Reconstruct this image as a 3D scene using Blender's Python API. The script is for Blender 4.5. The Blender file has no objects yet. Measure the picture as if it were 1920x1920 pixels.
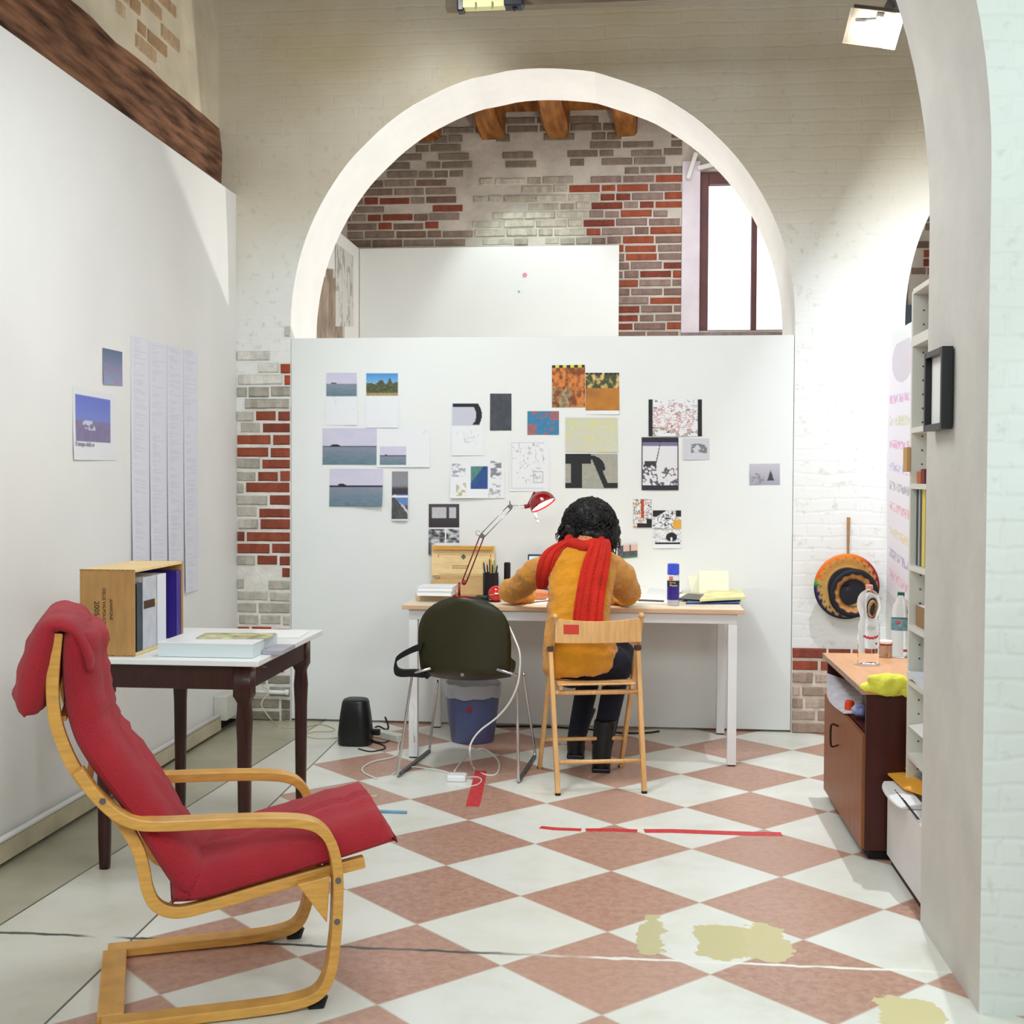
import bpy, bmesh, math, random
from mathutils import Vector, Matrix
random.seed(7)
PI = math.pi
SC = bpy.context.scene
COL = SC.collection
# ------------------------------------------------------------------ camera model (metres; frame treated as 1920 x 1920)
F, CAMH, PITCH, YAW, ROLL = 2314.2, 1.35, -0.027, 0.0965, 0.0044
fwd = Vector((-math.sin(YAW)*math.cos(PITCH), math.cos(YAW)*math.cos(PITCH), math.sin(PITCH)))
right0 = Vector((math.cos(YAW), math.sin(YAW), 0)); up0 = right0.cross(fwd)
cr = right0*math.cos(ROLL) + up0*math.sin(ROLL); cu = -right0*math.sin(ROLL) + up0*math.cos(ROLL)
EYE = Vector((0, 0, CAMH))
cam = bpy.data.objects.new('camera', bpy.data.cameras.new('camera')); COL.objects.link(cam)
cam.data.sensor_width = 36; cam.data.lens = F/1920*36; cam.data.clip_start = .05; cam.data.clip_end = 200
cam.matrix_world = Matrix(((cr.x, cu.x, -fwd.x, EYE.x), (cr.y, cu.y, -fwd.y, EYE.y), (cr.z, cu.z, -fwd.z, EYE.z), (0, 0, 0, 1)))
SC.camera = cam
def ray(x, y): return cr*((x-960)/F) - cu*((y-960)/F) + fwd
def AZ(x, y, z=0): d = ray(x, y); return EYE + d*((z-CAMH)/d.z)
def AY(x, y, Y): d = ray(x, y); return EYE + d*(Y/d.y)
def AX(x, y, X): d = ray(x, y); return EYE + d*(X/d.x)
V = Vector
# ------------------------------------------------------------------ colour + noise
def s2l(c): c /= 255.0; return c/12.92 if c <= .04045 else ((c+.055)/1.055)**2.4
def S(r, g, b): return (s2l(r), s2l(g), s2l(b))
def h2(i, j, k=0):
    n = (int(i)*374761393 + int(j)*668265263 + int(k)*2147483647*3) & 0xffffffff
    n = ((n ^ (n >> 13))*1274126177) & 0xffffffff
    return ((n ^ (n >> 16)) & 0xffff)/65535.0
def vn(x, y, k=0):
    i, j = math.floor(x), math.floor(y); fx, fy = x-i, y-j
    fx = fx*fx*(3-2*fx); fy = fy*fy*(3-2*fy)
    a = h2(i, j, k)*(1-fx)+h2(i+1, j, k)*fx; b = h2(i, j+1, k)*(1-fx)+h2(i+1, j+1, k)*fx
    return a*(1-fy)+b*fy
def fbm(x, y, k=0, o=3):
    s, a, t = 0, 1, 0
    for q in range(o): s += a*vn(x, y, k+q); t += a; a *= .5; x *= 2.03; y *= 2.03
    return s/t
def mix(a, b, t): t = max(0, min(1, t)); return tuple(a[i]*(1-t)+b[i]*t for i in range(3))
def sst(a, b, x): t = max(0, min(1, (x-a)/(b-a))); return t*t*(3-2*t)
# ------------------------------------------------------------------ materials
def mat(name, col, rough=.6, var=0, vs=8, bump=0, bs=60, metal=0, coat=0, stretch=None, var2=None, emit=0, trans=0, alpha=1, sheen=0, ior=1.45):
    m = bpy.data.materials.new(name); m.use_nodes = True; nt = m.node_tree; N = nt.nodes; L = nt.links
    b = N['Principled BSDF']; b.inputs['Base Color'].default_value = (*col, 1); b.inputs['Roughness'].default_value = rough
    b.inputs['Metallic'].default_value = metal; b.inputs['IOR'].default_value = ior
    if coat: b.inputs['Coat Weight'].default_value = coat
    if sheen: b.inputs['Sheen Weight'].default_value = sheen
    if trans: b.inputs['Transmission Weight'].default_value = trans
    if alpha < 1: b.inputs['Alpha'].default_value = alpha
    if emit: b.inputs['Emission Color'].default_value = (*col, 1); b.inputs['Emission Strength'].default_value = emit
    tc = N.new('ShaderNodeTexCoord'); src = tc.outputs['Object']
    if stretch:
        mp = N.new('ShaderNodeMapping'); mp.inputs['Scale'].default_value = stretch; L.new(src, mp.inputs[0]); src = mp.outputs[0]
    if var:
        n = N.new('ShaderNodeTexNoise'); n.inputs['Scale'].default_value = vs; n.inputs['Detail'].default_value = 4
        L.new(src, n.inputs['Vector'])
        r = N.new('ShaderNodeValToRGB'); r.color_ramp.elements[0].position = .3; r.color_ramp.elements[1].position = .7
        c2 = var2 if var2 else tuple(min(1, c*(1+var)) for c in col)
        c1 = tuple(c*(1-var) for c in col) if not var2 else col
        r.color_ramp.elements[0].color = (*c1, 1); r.color_ramp.elements[1].color = (*c2, 1)
        L.new(n.outputs['Fac'], r.inputs[0]); L.new(r.outputs[0], b.inputs['Base Color'])
    if bump:
        n2 = N.new('ShaderNodeTexNoise'); n2.inputs['Scale'].default_value = bs; n2.inputs['Detail'].default_value = 5; L.new(src, n2.inputs['Vector'])
        bp = N.new('ShaderNodeBump'); bp.inputs['Strength'].default_value = bump; bp.inputs['Distance'].default_value = .01
        L.new(n2.outputs['Fac'], bp.inputs['Height']); L.new(bp.outputs[0], b.inputs['Normal'])
    return m
def vcol(name, rough=.7, bump=0, bs=80, var=.0, vs=40, sheen=0):
    m = mat(name, (1, 1, 1), rough, bump=bump, bs=bs, sheen=sheen); nt = m.node_tree; N = nt.nodes; L = nt.links
    a = N.new('ShaderNodeAttribute'); a.attribute_name = 'Col'; out = a.outputs['Color']
    if var:
        n = N.new('ShaderNodeTexNoise'); n.inputs['Scale'].default_value = vs; n.inputs['Detail'].default_value = 5
        mr = N.new('ShaderNodeMapRange'); mr.inputs[1].default_value = .25; mr.inputs[2].default_value = .75; mr.inputs[3].default_value = 1-var; mr.inputs[4].default_value = 1+var
        tc = N.new('ShaderNodeTexCoord'); L.new(tc.outputs['Object'], n.inputs['Vector'])
        L.new(n.outputs['Fac'], mr.inputs[0]); vm = N.new('ShaderNodeVectorMath'); vm.operation = 'SCALE'
        L.new(out, vm.inputs[0]); L.new(mr.outputs[0], vm.inputs['Scale']); out = vm.outputs[0]
    L.new(out, N['Principled BSDF'].inputs['Base Color']); return m
# ------------------------------------------------------------------ mesh builder
class MB:
    def __init__(s): s.v = []; s.f = []; s.c = []; s.m = []; s.cc = None; s.mi = 0
    def vert(s, p): s.v.append(V(p)); s.c.append(s.cc); return len(s.v)-1
    def face(s, ids): s.f.append(tuple(ids)); s.m.append(s.mi)
    def quad(s, a, b, c, d): i = [s.vert(p) for p in (a, b, c, d)]; s.face(i); return s
    def box(s, lo, hi, M=None):
        x0, y0, z0 = lo; x1, y1, z1 = hi
        P = [(x0,y0,z0),(x1,y0,z0),(x1,y1,z0),(x0,y1,z0),(x0,y0,z1),(x1,y0,z1),(x1,y1,z1),(x0,y1,z1)]
        i = [s.vert(M @ V(p) if M else p) for p in P]
        for f in ((3,2,1,0),(4,5,6,7),(0,1,5,4),(1,2,6,5),(2,3,7,6),(3,0,4,7)): s.face([i[k] for k in f])
        return s
    def bar(s, a, b, w, h, up=V((0,0,1))):   # rectangular bar from a to b
        a, b = V(a), V(b); t = (b-a).normalized(); x = t.cross(up)
        if x.length < 1e-4: x = t.cross(V((0,1,0)))
        x.normalize(); y = x.cross(t).normalized()
        r = []
        for p in (a, b): r.append([s.vert(p + x*(w/2*i) + y*(h/2*j)) for i, j in ((-1,-1),(1,-1),(1,1),(-1,1))])
        s.face(r[0][::-1]); s.face(r[1])
        for k in range(4): s.face((r[0][k], r[0][(k+1)%4], r[1][(k+1)%4], r[1][k]))
        return s
    def rings(s, R, closed=True, cap=True):
        ids = [[s.vert(p) for p in r] for r in R]; n = len(ids[0])
        for a, b in zip(ids, ids[1:]):
            for k in range(n if closed else n-1): s.face((a[k], a[(k+1)%n], b[(k+1)%n], b[k]))
        if cap: s.face(ids[0][::-1]); s.face(ids[-1])
        return ids
    def tube(s, path, r, n=10, cap=True, flat=None):
        P = [V(p) for p in path]; m = len(P)
        rr = r if isinstance(r, (list, tuple)) else [r]*m
        T = [((P[min(i+1, m-1)]-P[max(i-1, 0)])).normalized() for i in range(m)]
        x = T[0].cross(V((0,0,1)));
        if x.length < 1e-3: x = T[0].cross(V((0,1,0)))
        x.normalize(); R = []
        for i in range(m):
            x = (x - T[i]*x.dot(T[i])).normalized(); y = T[i].cross(x)
            fy = flat if flat else 1
            R.append([P[i] + x*(rr[i]*math.cos(a)) + y*(rr[i]*fy*math.sin(a)) for a in [2*PI*k/n for k in range(n)]])
        s.rings(R, cap=cap); return s
    def loft(s, rings, n=20, p=2.0):       # rings: (centre, vecA, vecB) superellipse
        R = []
        for c, a, b in rings:
            c, a, b = V(c), V(a), V(b); ring = []
            for k in range(n):
                t = 2*PI*k/n; ct, st = math.cos(t), math.sin(t)
                ring.append(c + a*(math.copysign(abs(ct)**(2/p), ct)) + b*(math.copysign(abs(st)**(2/p), st)))
            R.append(ring)
        s.rings(R); return s
    def lathe(s, prof, c=(0,0,0), axis=(0,0,1), n=24, cap=True, colf=None):
        c = V(c); A = V(axis).normalized(); x = A.cross(V((0,1,0)))
        if x.length < 1e-3: x = V((1,0,0))
        x.normalize(); y = A.cross(x); R = []
        for r, h in prof: R.append([c + A*h + x*(r*math.cos(2*PI*k/n)) + y*(r*math.sin(2*PI*k/n)) for k in range(n)])
        s.rings(R, cap=cap); return s
    def ball(s, c, r, sc=(1,1,1), n=14, m=10, M=None):
        c = V(c); R = []
        for j in range(1, m):
            ph = PI*j/m
            ring = []
            for k in range(n):
                p = V((math.sin(ph)*math.cos(2*PI*k/n)*sc[0], math.sin(ph)*math.sin(2*PI*k/n)*sc[1], -math.cos(ph)*sc[2]))*r
                ring.append(c + (M @ p if M else p))
            R.append(ring)
        s.rings(R); return s
    def prism(s, poly, a, b):              # extrude polygon (list of 3D pts) by vector b from a offset
        a, b = V(a), V(b); n = len(poly)
        lo = [s.vert(V(p)+a) for p in poly]; hi = [s.vert(V(p)+a+b) for p in poly]
        s.face(lo[::-1]); s.face(hi)
        for k in range(n): s.face((lo[k], lo[(k+1)%n], hi[(k+1)%n], hi[k]))
        return s
    def build(s, name, mats, parent=None, base=(0,0,0), smooth=False, bevel=0, bseg=2, sub=0, solid=0, remesh=0, sm=0, disp=None):
        base = V(base); me = bpy.data.meshes.new(name)
        me.from_pydata([tuple(p-base) for p in s.v], [], s.f)
        if not isinstance(mats, (list, tuple)): mats = [mats]
        for m in mats: me.materials.append(m)
        for i, p in enumerate(me.polygons): p.material_index = s.m[i]; p.use_smooth = smooth
        if any(c is not None for c in s.c):
            at = me.color_attributes.new('Col', 'FLOAT_COLOR', 'POINT')
            for i, c in enumerate(s.c): at.data[i].color = (*(c or (1, 1, 1)), 1)
        bm = bmesh.new(); bm.from_mesh(me); bmesh.ops.recalc_face_normals(bm, faces=bm.faces); bm.to_mesh(me); bm.free()
        o = bpy.data.objects.new(name, me); COL.objects.link(o)
        if parent: o.parent = parent
        else: o.location = base
        if remesh:
            md = o.modifiers.new('r', 'REMESH'); md.mode = 'VOXEL'; md.voxel_size = remesh; md.use_smooth_shade = True
        if sm: md = o.modifiers.new('s', 'SMOOTH'); md.iterations = sm; md.factor = .5
        if bevel:
            md = o.modifiers.new('b', 'BEVEL'); md.width = bevel; md.segments = bseg; md.limit_method = 'ANGLE'; md.angle_limit = .6
        if solid: md = o.modifiers.new('t', 'SOLIDIFY'); md.thickness = solid; md.offset = 0
        if sub: md = o.modifiers.new('u', 'SUBSURF'); md.levels = md.render_levels = sub
        if disp:
            tx = bpy.data.textures.new(name, 'CLOUDS'); tx.noise_scale = disp[1]; tx.noise_depth = 2
            md = o.modifiers.new('d', 'DISPLACE'); md.texture = tx; md.strength = disp[0]; md.texture_coords = 'LOCAL'
        return o
def thing(name, label, cat, base=(0,0,0), rz=0, group=None):
    o = bpy.data.objects.new(name, None); COL.objects.link(o); o.location = base; o.rotation_euler = (0, 0, rz)
    o.empty_display_size = .05; return tag(o, label, cat, group)
def tag(o, label, cat, group=None, kind=None):
    o['label'] = label; o['category'] = cat
    if group: o['group'] = group
    if kind: o['kind'] = kind
    return o
def struct(o, label=None): o['kind'] = 'structure'; return o
def one(mb, name, m, label, cat, base=None, group=None, **k):   # a thing that is one mesh
    if base is None:
        n = len(mb.v); base = V((sum(p.x for p in mb.v)/n, sum(p.y for p in mb.v)/n, min(p.z for p in mb.v)))
    return tag(mb.build(name, m, base=base, **k), label, cat, group)
class T:                                   # thing whose parts are given in world coordinates
    def __init__(s, name, label, cat, base, rz=0, group=None):
        s.base = V(base); s.rz = rz; s.e = thing(name, label, cat, base, rz, group)
    def part(s, mb, name, m, label=None, parent=None, **k):
        if s.rz: o = mb.build(name, m, parent=parent or s.e, base=(0,0,0), **k)
        else: o = mb.build(name, m, parent=parent or s.e, base=s.base, **k)
        if label: o['label'] = label
        return o
def text(name, body, m, parent, M, size, ext=.0006):
    cu_ = bpy.data.curves.new(name, 'FONT'); cu_.body = body; cu_.size = size; cu_.extrude = ext; cu_.align_x = 'CENTER'; cu_.align_y = 'CENTER'
    tmp = bpy.data.objects.new(name, cu_); COL.objects.link(tmp); bpy.context.view_layer.update()
    me = bpy.data.meshes.new_from_object(tmp.evaluated_get(bpy.context.evaluated_depsgraph_get())); bpy.data.objects.remove(tmp)
    me.transform(M); me.materials.clear(); me.materials.append(m)
    o = bpy.data.objects.new(name, me); COL.objects.link(o); o.parent = parent; return o
def cable(pts, r=.003, sub=6):             # smooth poly through points
    P = [V(p) for p in pts]; out = []
    for i in range(len(P)-1):
        p0, p1, p2, p3 = P[max(i-1, 0)], P[i], P[i+1], P[min(i+2, len(P)-1)]
        for k in range(sub):
            t = k/sub; out.append(.5*((2*p1)+(p2-p0)*t+(2*p0-5*p1+4*p2-p3)*t*t+(3*p1-p0-3*p2+p3)*t**3))
    out.append(P[-1]); return out
# ------------------------------------------------------------------ material library
white_plaster = mat('white_plaster', S(236, 235, 232), .75, var=.03, vs=2, bump=.12, bs=9)
panel_white = mat('panel_white', S(232, 234, 232), .6, var=.015, vs=3, bump=.03, bs=12)
soffit_white = mat('soffit_white', S(244, 243, 240), .8, var=.03, vs=5, bump=.3, bs=12)
white_paint = mat('white_paint', S(236, 236, 236), .35)
black_plastic = mat('black_plastic', S(16, 16, 18), .35)
chrome = mat('chrome', S(200, 200, 202), .22, metal=1)
steel = mat('steel_grey', S(120, 120, 120), .4, metal=.8)
birch = mat('birch', S(214, 160, 78), .38, var=.14, vs=5, stretch=(3, 3, 22), bump=.05, coat=.15)
beech = mat('beech', S(222, 172, 112), .42, var=.12, vs=5, stretch=(14, 14, 2), bump=.05)
mahog = mat('mahogany', S(54, 17, 9), .36, var=.35, vs=5, stretch=(12, 12, 1.5), coat=.12)
redcloth = mat('red_canvas', S(166, 28, 42), .85, var=.14, vs=5, bump=.5, bs=240, sheen=.08)
crate_wood = mat('crate_wood', S(182, 136, 80), .6, var=.12, vs=6, stretch=(8, 8, 1.5), bump=.1)
pale_wood = mat('pale_wood', S(236, 206, 150), .6, var=.1, vs=6, stretch=(2, 8, 8), bump=.06)
ink = mat('ink', S(52, 40, 32), .8)
beam_wood = mat('beam_wood', S(58, 28, 12), .8, var=.5, vs=3, stretch=(9, 1.1, 9), bump=1, bs=9, var2=S(160, 112, 82))
joist_wood = mat('joist_wood', S(92, 48, 14), .7, var=.5, vs=3, stretch=(6, .8, 4), bump=.6, bs=8, var2=S(176, 112, 44))
olive = mat('olive_shell', S(44, 42, 18), .38, var=.08)
brown_veneer = mat('brown_veneer', S(142, 82, 42), .45, var=.15, vs=4, stretch=(10, 10, 1.2), bump=.04)
veneer_top = mat('veneer_top', S(206, 152, 108), .4, var=.1, vs=4, stretch=(8, 1.5, 8))
dark_veneer = mat('dark_veneer', S(66, 18, 8), .4, var=.2, vs=3, stretch=(9, 9, 1))
blue_bin = mat('bin_plastic', S(84, 92, 132), .35, var=.15, vs=4)
liner = mat('bin_liner', S(196, 200, 205), .3, alpha=.75)
mustard = mat('mustard_knit', S(214, 140, 6), .9, var=.1, vs=14, bump=.7, bs=150, sheen=.3)
scarf_red = mat('scarf_red', S(190, 30, 8), .85, var=.16, vs=12, bump=.5, bs=120)
denim = mat('dark_denim', S(14, 18, 34), .85, var=.2, vs=20, bump=.3, bs=160)
skin = mat('skin', S(206, 128, 92), .5, var=.06, vs=10)
hair_m = mat('black_hair', S(13, 10, 9), .55, var=.3, vs=30)
boot_m = mat('boot_leather', S(14, 12, 11), .5, bump=.3)
paper = mat('paper', S(240, 240, 236), .8)
glassy = mat('clear_plastic', (1, 1, 1), .03, trans=1, ior=1.1)
PIC = vcol('print', .55); PAINT = vcol('painted', .7)
# ------------------------------------------------------------------ floor
FX0, FX1, FY0, FY1 = -2.6, 4.2, -3.2, 9.9
def floor_mat():
    m = mat('marble_floor', (1, 1, 1), .3); nt = m.node_tree; N = nt.nodes; L = nt.links; b = N['Principled BSDF']
    def nd(t, **k):
        n = N.new(t)
        for a, v in k.items(): setattr(n, a, v)
        return n
    def mth(op, a, b_=None, c=None, clamp=False):
        n = nd('ShaderNodeMath', operation=op); n.use_clamp = clamp
        for i, v in enumerate((a, b_, c)):
            if v is None: continue
            if isinstance(v, (int, float)): n.inputs[i].default_value = v
            else: L.new(v, n.inputs[i])
        return n.outputs[0]
    g = nd('ShaderNodeNewGeometry'); sp = nd('ShaderNodeSeparateXYZ'); L.new(g.outputs['Position'], sp.inputs[0]); X, Y = sp.outputs[0], sp.outputs[1]
    def noise(scale, detail=5, rough=.5, dist=0):
        n = nd('ShaderNodeTexNoise'); n.inputs['Scale'].default_value = scale; n.inputs['Detail'].default_value = detail; n.inputs['Roughness'].default_value = rough
        n.inputs['Distortion'].default_value = dist; L.new(g.outputs['Position'], n.inputs['Vector']); return n.outputs['Fac']
    def colr(c): n = nd('ShaderNodeRGB'); n.outputs[0].default_value = (*c, 1); return n.outputs[0]
    def mx(f, a, b_):
        n = nd('ShaderNodeMix', data_type='RGBA'); 
        if isinstance(f, (int, float)): n.inputs[0].default_value = f
        else: L.new(f, n.inputs[0])
        L.new(a, n.inputs[6]); L.new(b_, n.inputs[7]); return n.outputs[2]
    def ramp(f, a, b_): 
        n = nd('ShaderNodeMapRange'); n.inputs[1].default_value = a; n.inputs[2].default_value = b_; n.inputs[3].default_value = 0; n.inputs[4].default_value = 1
        n.interpolation_type = 'SMOOTHSTEP'; L.new(f, n.inputs[0]); return n.outputs[0]
    D_ = .5746
    u = mth('DIVIDE', mth('SUBTRACT', mth('SUBTRACT', X, -.627), mth('MULTIPLY', mth('SUBTRACT', Y, 5.955), .0046)), D_)
    v = mth('DIVIDE', mth('SUBTRACT', 5.955, Y), D_)
    p = mth('ADD', u, v); q = mth('SUBTRACT', u, v)
    par = mth('PINGPONG', mth('ADD', mth('FLOOR', p), mth('FLOOR', q)), 1.0)      # 1 on odd tiles
    def edge(t):
        f = mth('FRACT', t); return mth('MINIMUM', f, mth('SUBTRACT', 1, f))
    ed = mth('MINIMUM', edge(p), edge(q))
    grout = mth('SUBTRACT', 1, ramp(ed, .003, .011))
    # per-tile tone
    wn = nd('ShaderNodeTexWhiteNoise', noise_dimensions='2D'); cb = nd('ShaderNodeCombineXYZ'); L.new(mth('FLOOR', p), cb.inputs[0]); L.new(mth('FLOOR', q), cb.inputs[1]); L.new(cb.outputs[0], wn.inputs['Vector'])
    n1 = noise(3.5, 6, .6); n2 = noise(34, 5, .7, .4); n3 = noise(1.1, 4, .6)
    pink = mx(ramp(n2, .35, .68), colr(S(190, 150, 130)), colr(S(170, 124, 106))); pink = mx(mth('MULTIPLY', wn.outputs[0], .4), pink, colr(S(206, 170, 152)))
    wht = mx(ramp(n1, .4, .75), colr(S(230, 231, 223)), colr(S(216, 215, 200)))
    wht = mx(mth('MULTIPLY', wn.outputs[0], .4), wht, colr(S(232, 230, 218)))
    border = mth('LESS_THAN', X, mth('ADD', -1.47, mth('MULTIPLY', mth('SUBTRACT', 4.8, Y), .02)))
    par2 = mth('MULTIPLY', par, mth('SUBTRACT', 1, border))
    col = mx(par2, wht, pink)
    gcol = mx(par2, colr(S(186, 176, 158)), colr(S(206, 186, 168)))
    col = mx(mth('MULTIPLY', grout, mth('SUBTRACT', .75, mth('MULTIPLY', border, .75))), col, gcol)
    # wall-side slabs, dirtier towards the wall
    outer = mth('LESS_THAN', X, mth('ADD', -1.83, mth('MULTIPLY', mth('SUBTRACT', 4.4, Y), -.06)))
    slab = mx(ramp(n3, .3, .7), colr(S(190, 185, 162)), colr(S(148, 141, 112)))
    col = mx(mth('MULTIPLY', border, mth('ADD', .25, mth('MULTIPLY', outer, .6))), col, slab)
    def line(expr, w, c, amt=1):
        nonlocal col
        d = mth('ABSOLUTE', expr); f = mth('MULTIPLY', mth('SUBTRACT', 1, ramp(d, w*.5, w*1.3)), amt); col = mx(f, col, colr(c))
    line(mth('SUBTRACT', X, mth('ADD', -1.47, mth('MULTIPLY', mth('SUBTRACT', 4.8, Y), .02))), .004, S(84, 80, 66))
    line(mth('SUBTRACT', X, mth('ADD', -1.83, mth('MULTIPLY', mth('SUBTRACT', 4.4, Y), -.06))), .004, S(78, 76, 58))
    # worn seam below the near arch
    wob = mth('MULTIPLY', mth('SUBTRACT', noise(14, 4), .5), .03)
    sY = mth('ADD', mth('SUBTRACT', Y, 3.457), wob)
    seam = mth('SUBTRACT', 1, ramp(mth('ABSOLUTE', sY), .004, .012))
    sc = mx(ramp(X, -.5, -.1), colr(S(70, 76, 74)), colr(S(238, 238, 228)))
    col = mx(mth('MULTIPLY', seam, ramp(noise(5, 3), .25, .5)), col, sc)
    # patches of old cement
    def patch(cx, cy, rx, ry, c, k):
        nonlocal col
        dx = mth('DIVIDE', mth('SUBTRACT', X, cx), rx); dy = mth('DIVIDE', mth('SUBTRACT', Y, cy), ry)
        r = mth('ADD', mth('SQRT', mth('ADD', mth('MULTIPLY', dx, dx), mth('MULTIPLY', dy, dy))), mth('MULTIPLY', mth('SUBTRACT', noise(k, 4, .6), .5), 2.6))
        f = mth('SUBTRACT', 1, ramp(r, .93, 1.0)); col = mx(f, col, colr(c))
    for (px, py, wx, hy, c, k) in [(1222, 1752, 26, 42, (200, 192, 146), 9), (1355, 1757, 50, 34, (202, 194, 142), 7), (1440, 1770, 42, 40, (206, 196, 146), 8), (1700, 1900, 60, 30, (212, 202, 150), 6)]:
        c0 = AZ(px, py); c1 = AZ(px+wx, py); c2 = AZ(px, py-hy)
        patch(c0.x, c0.y, abs(c1.x-c0.x), abs(c2.y-c0.y), S(*c), k)
    # general dirt
    dirt = ramp(noise(.9, 6, .7), .52, .8); col = mx(mth('MULTIPLY', dirt, .35), col, colr(S(150, 140, 112)))
    dm = mth('MULTIPLY', ramp(noise(18, 6, .8, 1), .64, .72), ramp(noise(1.7, 2), .5, .62)); col = mx(mth('MULTIPLY', dm, .6), col, colr(S(110, 108, 92)))
    L.new(col, b.inputs['Base Color'])
    L.new(mth('ADD', .22, mth('MULTIPLY', n1, .3)), b.inputs['Roughness'])
    bp = nd('ShaderNodeBump'); bp.inputs['Strength'].default_value = .12; bp.inputs['Distance'].default_value = .004
    L.new(mth('ADD', mth('MULTIPLY', grout, -1), n2), bp.inputs['Height']); L.new(bp.outputs[0], b.inputs['Normal'])
    return m
f = MB(); f.box((FX0, FY0, -.12), (FX1, FY1, 0)); struct(f.build('floor', floor_mat()))
# ------------------------------------------------------------------ painted brick wall material: brick courses under paint
def painted_brick(name, c1, c2, axis='XZ', lit_low=None, strength=.5):
    m = mat(name, c1, .85); nt = m.node_tree; N = nt.nodes; L = nt.links; b = N['Principled BSDF']
    g = N.new('ShaderNodeNewGeometry'); sp = N.new('ShaderNodeSeparateXYZ'); L.new(g.outputs['Position'], sp.inputs[0])
    cb = N.new('ShaderNodeCombineXYZ'); L.new(sp.outputs['XYZ'.index(axis[0])], cb.inputs[0]); L.new(sp.outputs[2], cb.inputs[1])
    nz = N.new('ShaderNodeTexNoise'); nz.inputs['Scale'].default_value = 7; L.new(g.outputs['Position'], nz.inputs['Vector'])
    vm = N.new('ShaderNodeVectorMath'); vm.operation = 'MULTIPLY_ADD'; L.new(nz.outputs['Color'], vm.inputs[0]); vm.inputs[1].default_value = (.035, .035, 0); L.new(cb.outputs[0], vm.inputs[2])
    br = N.new('ShaderNodeTexBrick'); br.inputs['Scale'].default_value = 1; br.inputs['Brick Width'].default_value = .27; br.inputs['Row Height'].default_value = .0665
    br.inputs['Mortar Size'].default_value = .012; br.inputs['Mortar Smooth'].default_value = 1; L.new(vm.outputs[0], br.inputs['Vector'])
    n2 = N.new('ShaderNodeTexNoise'); n2.inputs['Scale'].default_value = 1.3; n2.inputs['Detail'].default_value = 6; L.new(g.outputs['Position'], n2.inputs['Vector'])
    n3 = N.new('ShaderNodeTexNoise'); n3.inputs['Scale'].default_value = 26; n3.inputs['Detail'].default_value = 6; L.new(g.outputs['Position'], n3.inputs['Vector'])
    r = N.new('ShaderNodeValToRGB'); r.color_ramp.elements[0].position = .35; r.color_ramp.elements[1].position = .65
    r.color_ramp.elements[0].color = (*c1, 1); r.color_ramp.elements[1].color = (*c2, 1); L.new(n2.outputs['Fac'], r.inputs[0])
    mx = N.new('ShaderNodeMix'); mx.data_type = 'RGBA'; mx.inputs[7].default_value = (*tuple(x*.72 for x in c2), 1)
    mr = N.new('ShaderNodeMapRange'); mr.inputs[1].default_value = .58; mr.inputs[2].default_value = .78; mr.inputs[4].default_value = .55; L.new(n3.outputs['Fac'], mr.inputs[0])
    src = r.outputs[0]
    if lit_low:  # blend by height: brighter lower wall painted into the base colour
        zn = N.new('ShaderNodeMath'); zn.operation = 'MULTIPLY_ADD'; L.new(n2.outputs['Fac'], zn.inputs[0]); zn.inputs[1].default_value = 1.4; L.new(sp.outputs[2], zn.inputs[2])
        zr = N.new('ShaderNodeMapRange'); zr.interpolation_type = 'SMOOTHSTEP'; zr.inputs[1].default_value = lit_low[1]; zr.inputs[2].default_value = lit_low[2]; L.new(zn.outputs[0], zr.inputs[0])
        mz = N.new('ShaderNodeMix'); mz.data_type = 'RGBA'; mz.inputs[6].default_value = (*lit_low[0], 1); L.new(zr.outputs[0], mz.inputs[0]); L.new(src, mz.inputs[7]); src = mz.outputs[2]
    L.new(mr.outputs[0], mx.inputs[0]); L.new(src, mx.inputs[6]); L.new(mx.outputs[2], b.inputs['Base Color'])
    ad = N.new('ShaderNodeMath'); ad.operation = 'MULTIPLY_ADD'; L.new(br.outputs['Fac'], ad.inputs[0]); ad.inputs[1].default_value = -1.0; L.new(n3.outputs['Fac'], ad.inputs[2])
    bp = N.new('ShaderNodeBump'); bp.inputs['Strength'].default_value = strength; bp.inputs['Distance'].default_value = .004
    L.new(ad.outputs[0], bp.inputs['Height']); L.new(bp.outputs[0], b.inputs['Normal']); return m
arch_paint = painted_brick('painted_brick', S(196, 180, 150), S(212, 202, 184), strength=.24, lit_low=(S(233, 233, 230), 2.9, 3.9))  # bright lower wall and dim warm upper wall put into the paint
pillar_paint = painted_brick('pillar_paint', S(226, 230, 226), S(214, 218, 212), strength=.5)
jamb_paint = mat('jamb_paint', S(208, 205, 198), .85, var=.06, vs=5, bump=.35, bs=26)
upper_paint = mat('upper_wall', S(214, 202, 178), .9, var=.12, vs=4, bump=.8, bs=14)
mortar_m = mat('mortar', S(222, 218, 210), .9, var=.12, vs=12, bump=.6, bs=40)
WB = 6.678; WT = .56; ZT = 4.75
AC, AR, AS = -.51, 1.366, 2.19       # near centre arch
B2, R2 = 1.424+1.36, 1.36            # second arch, to the right
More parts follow.
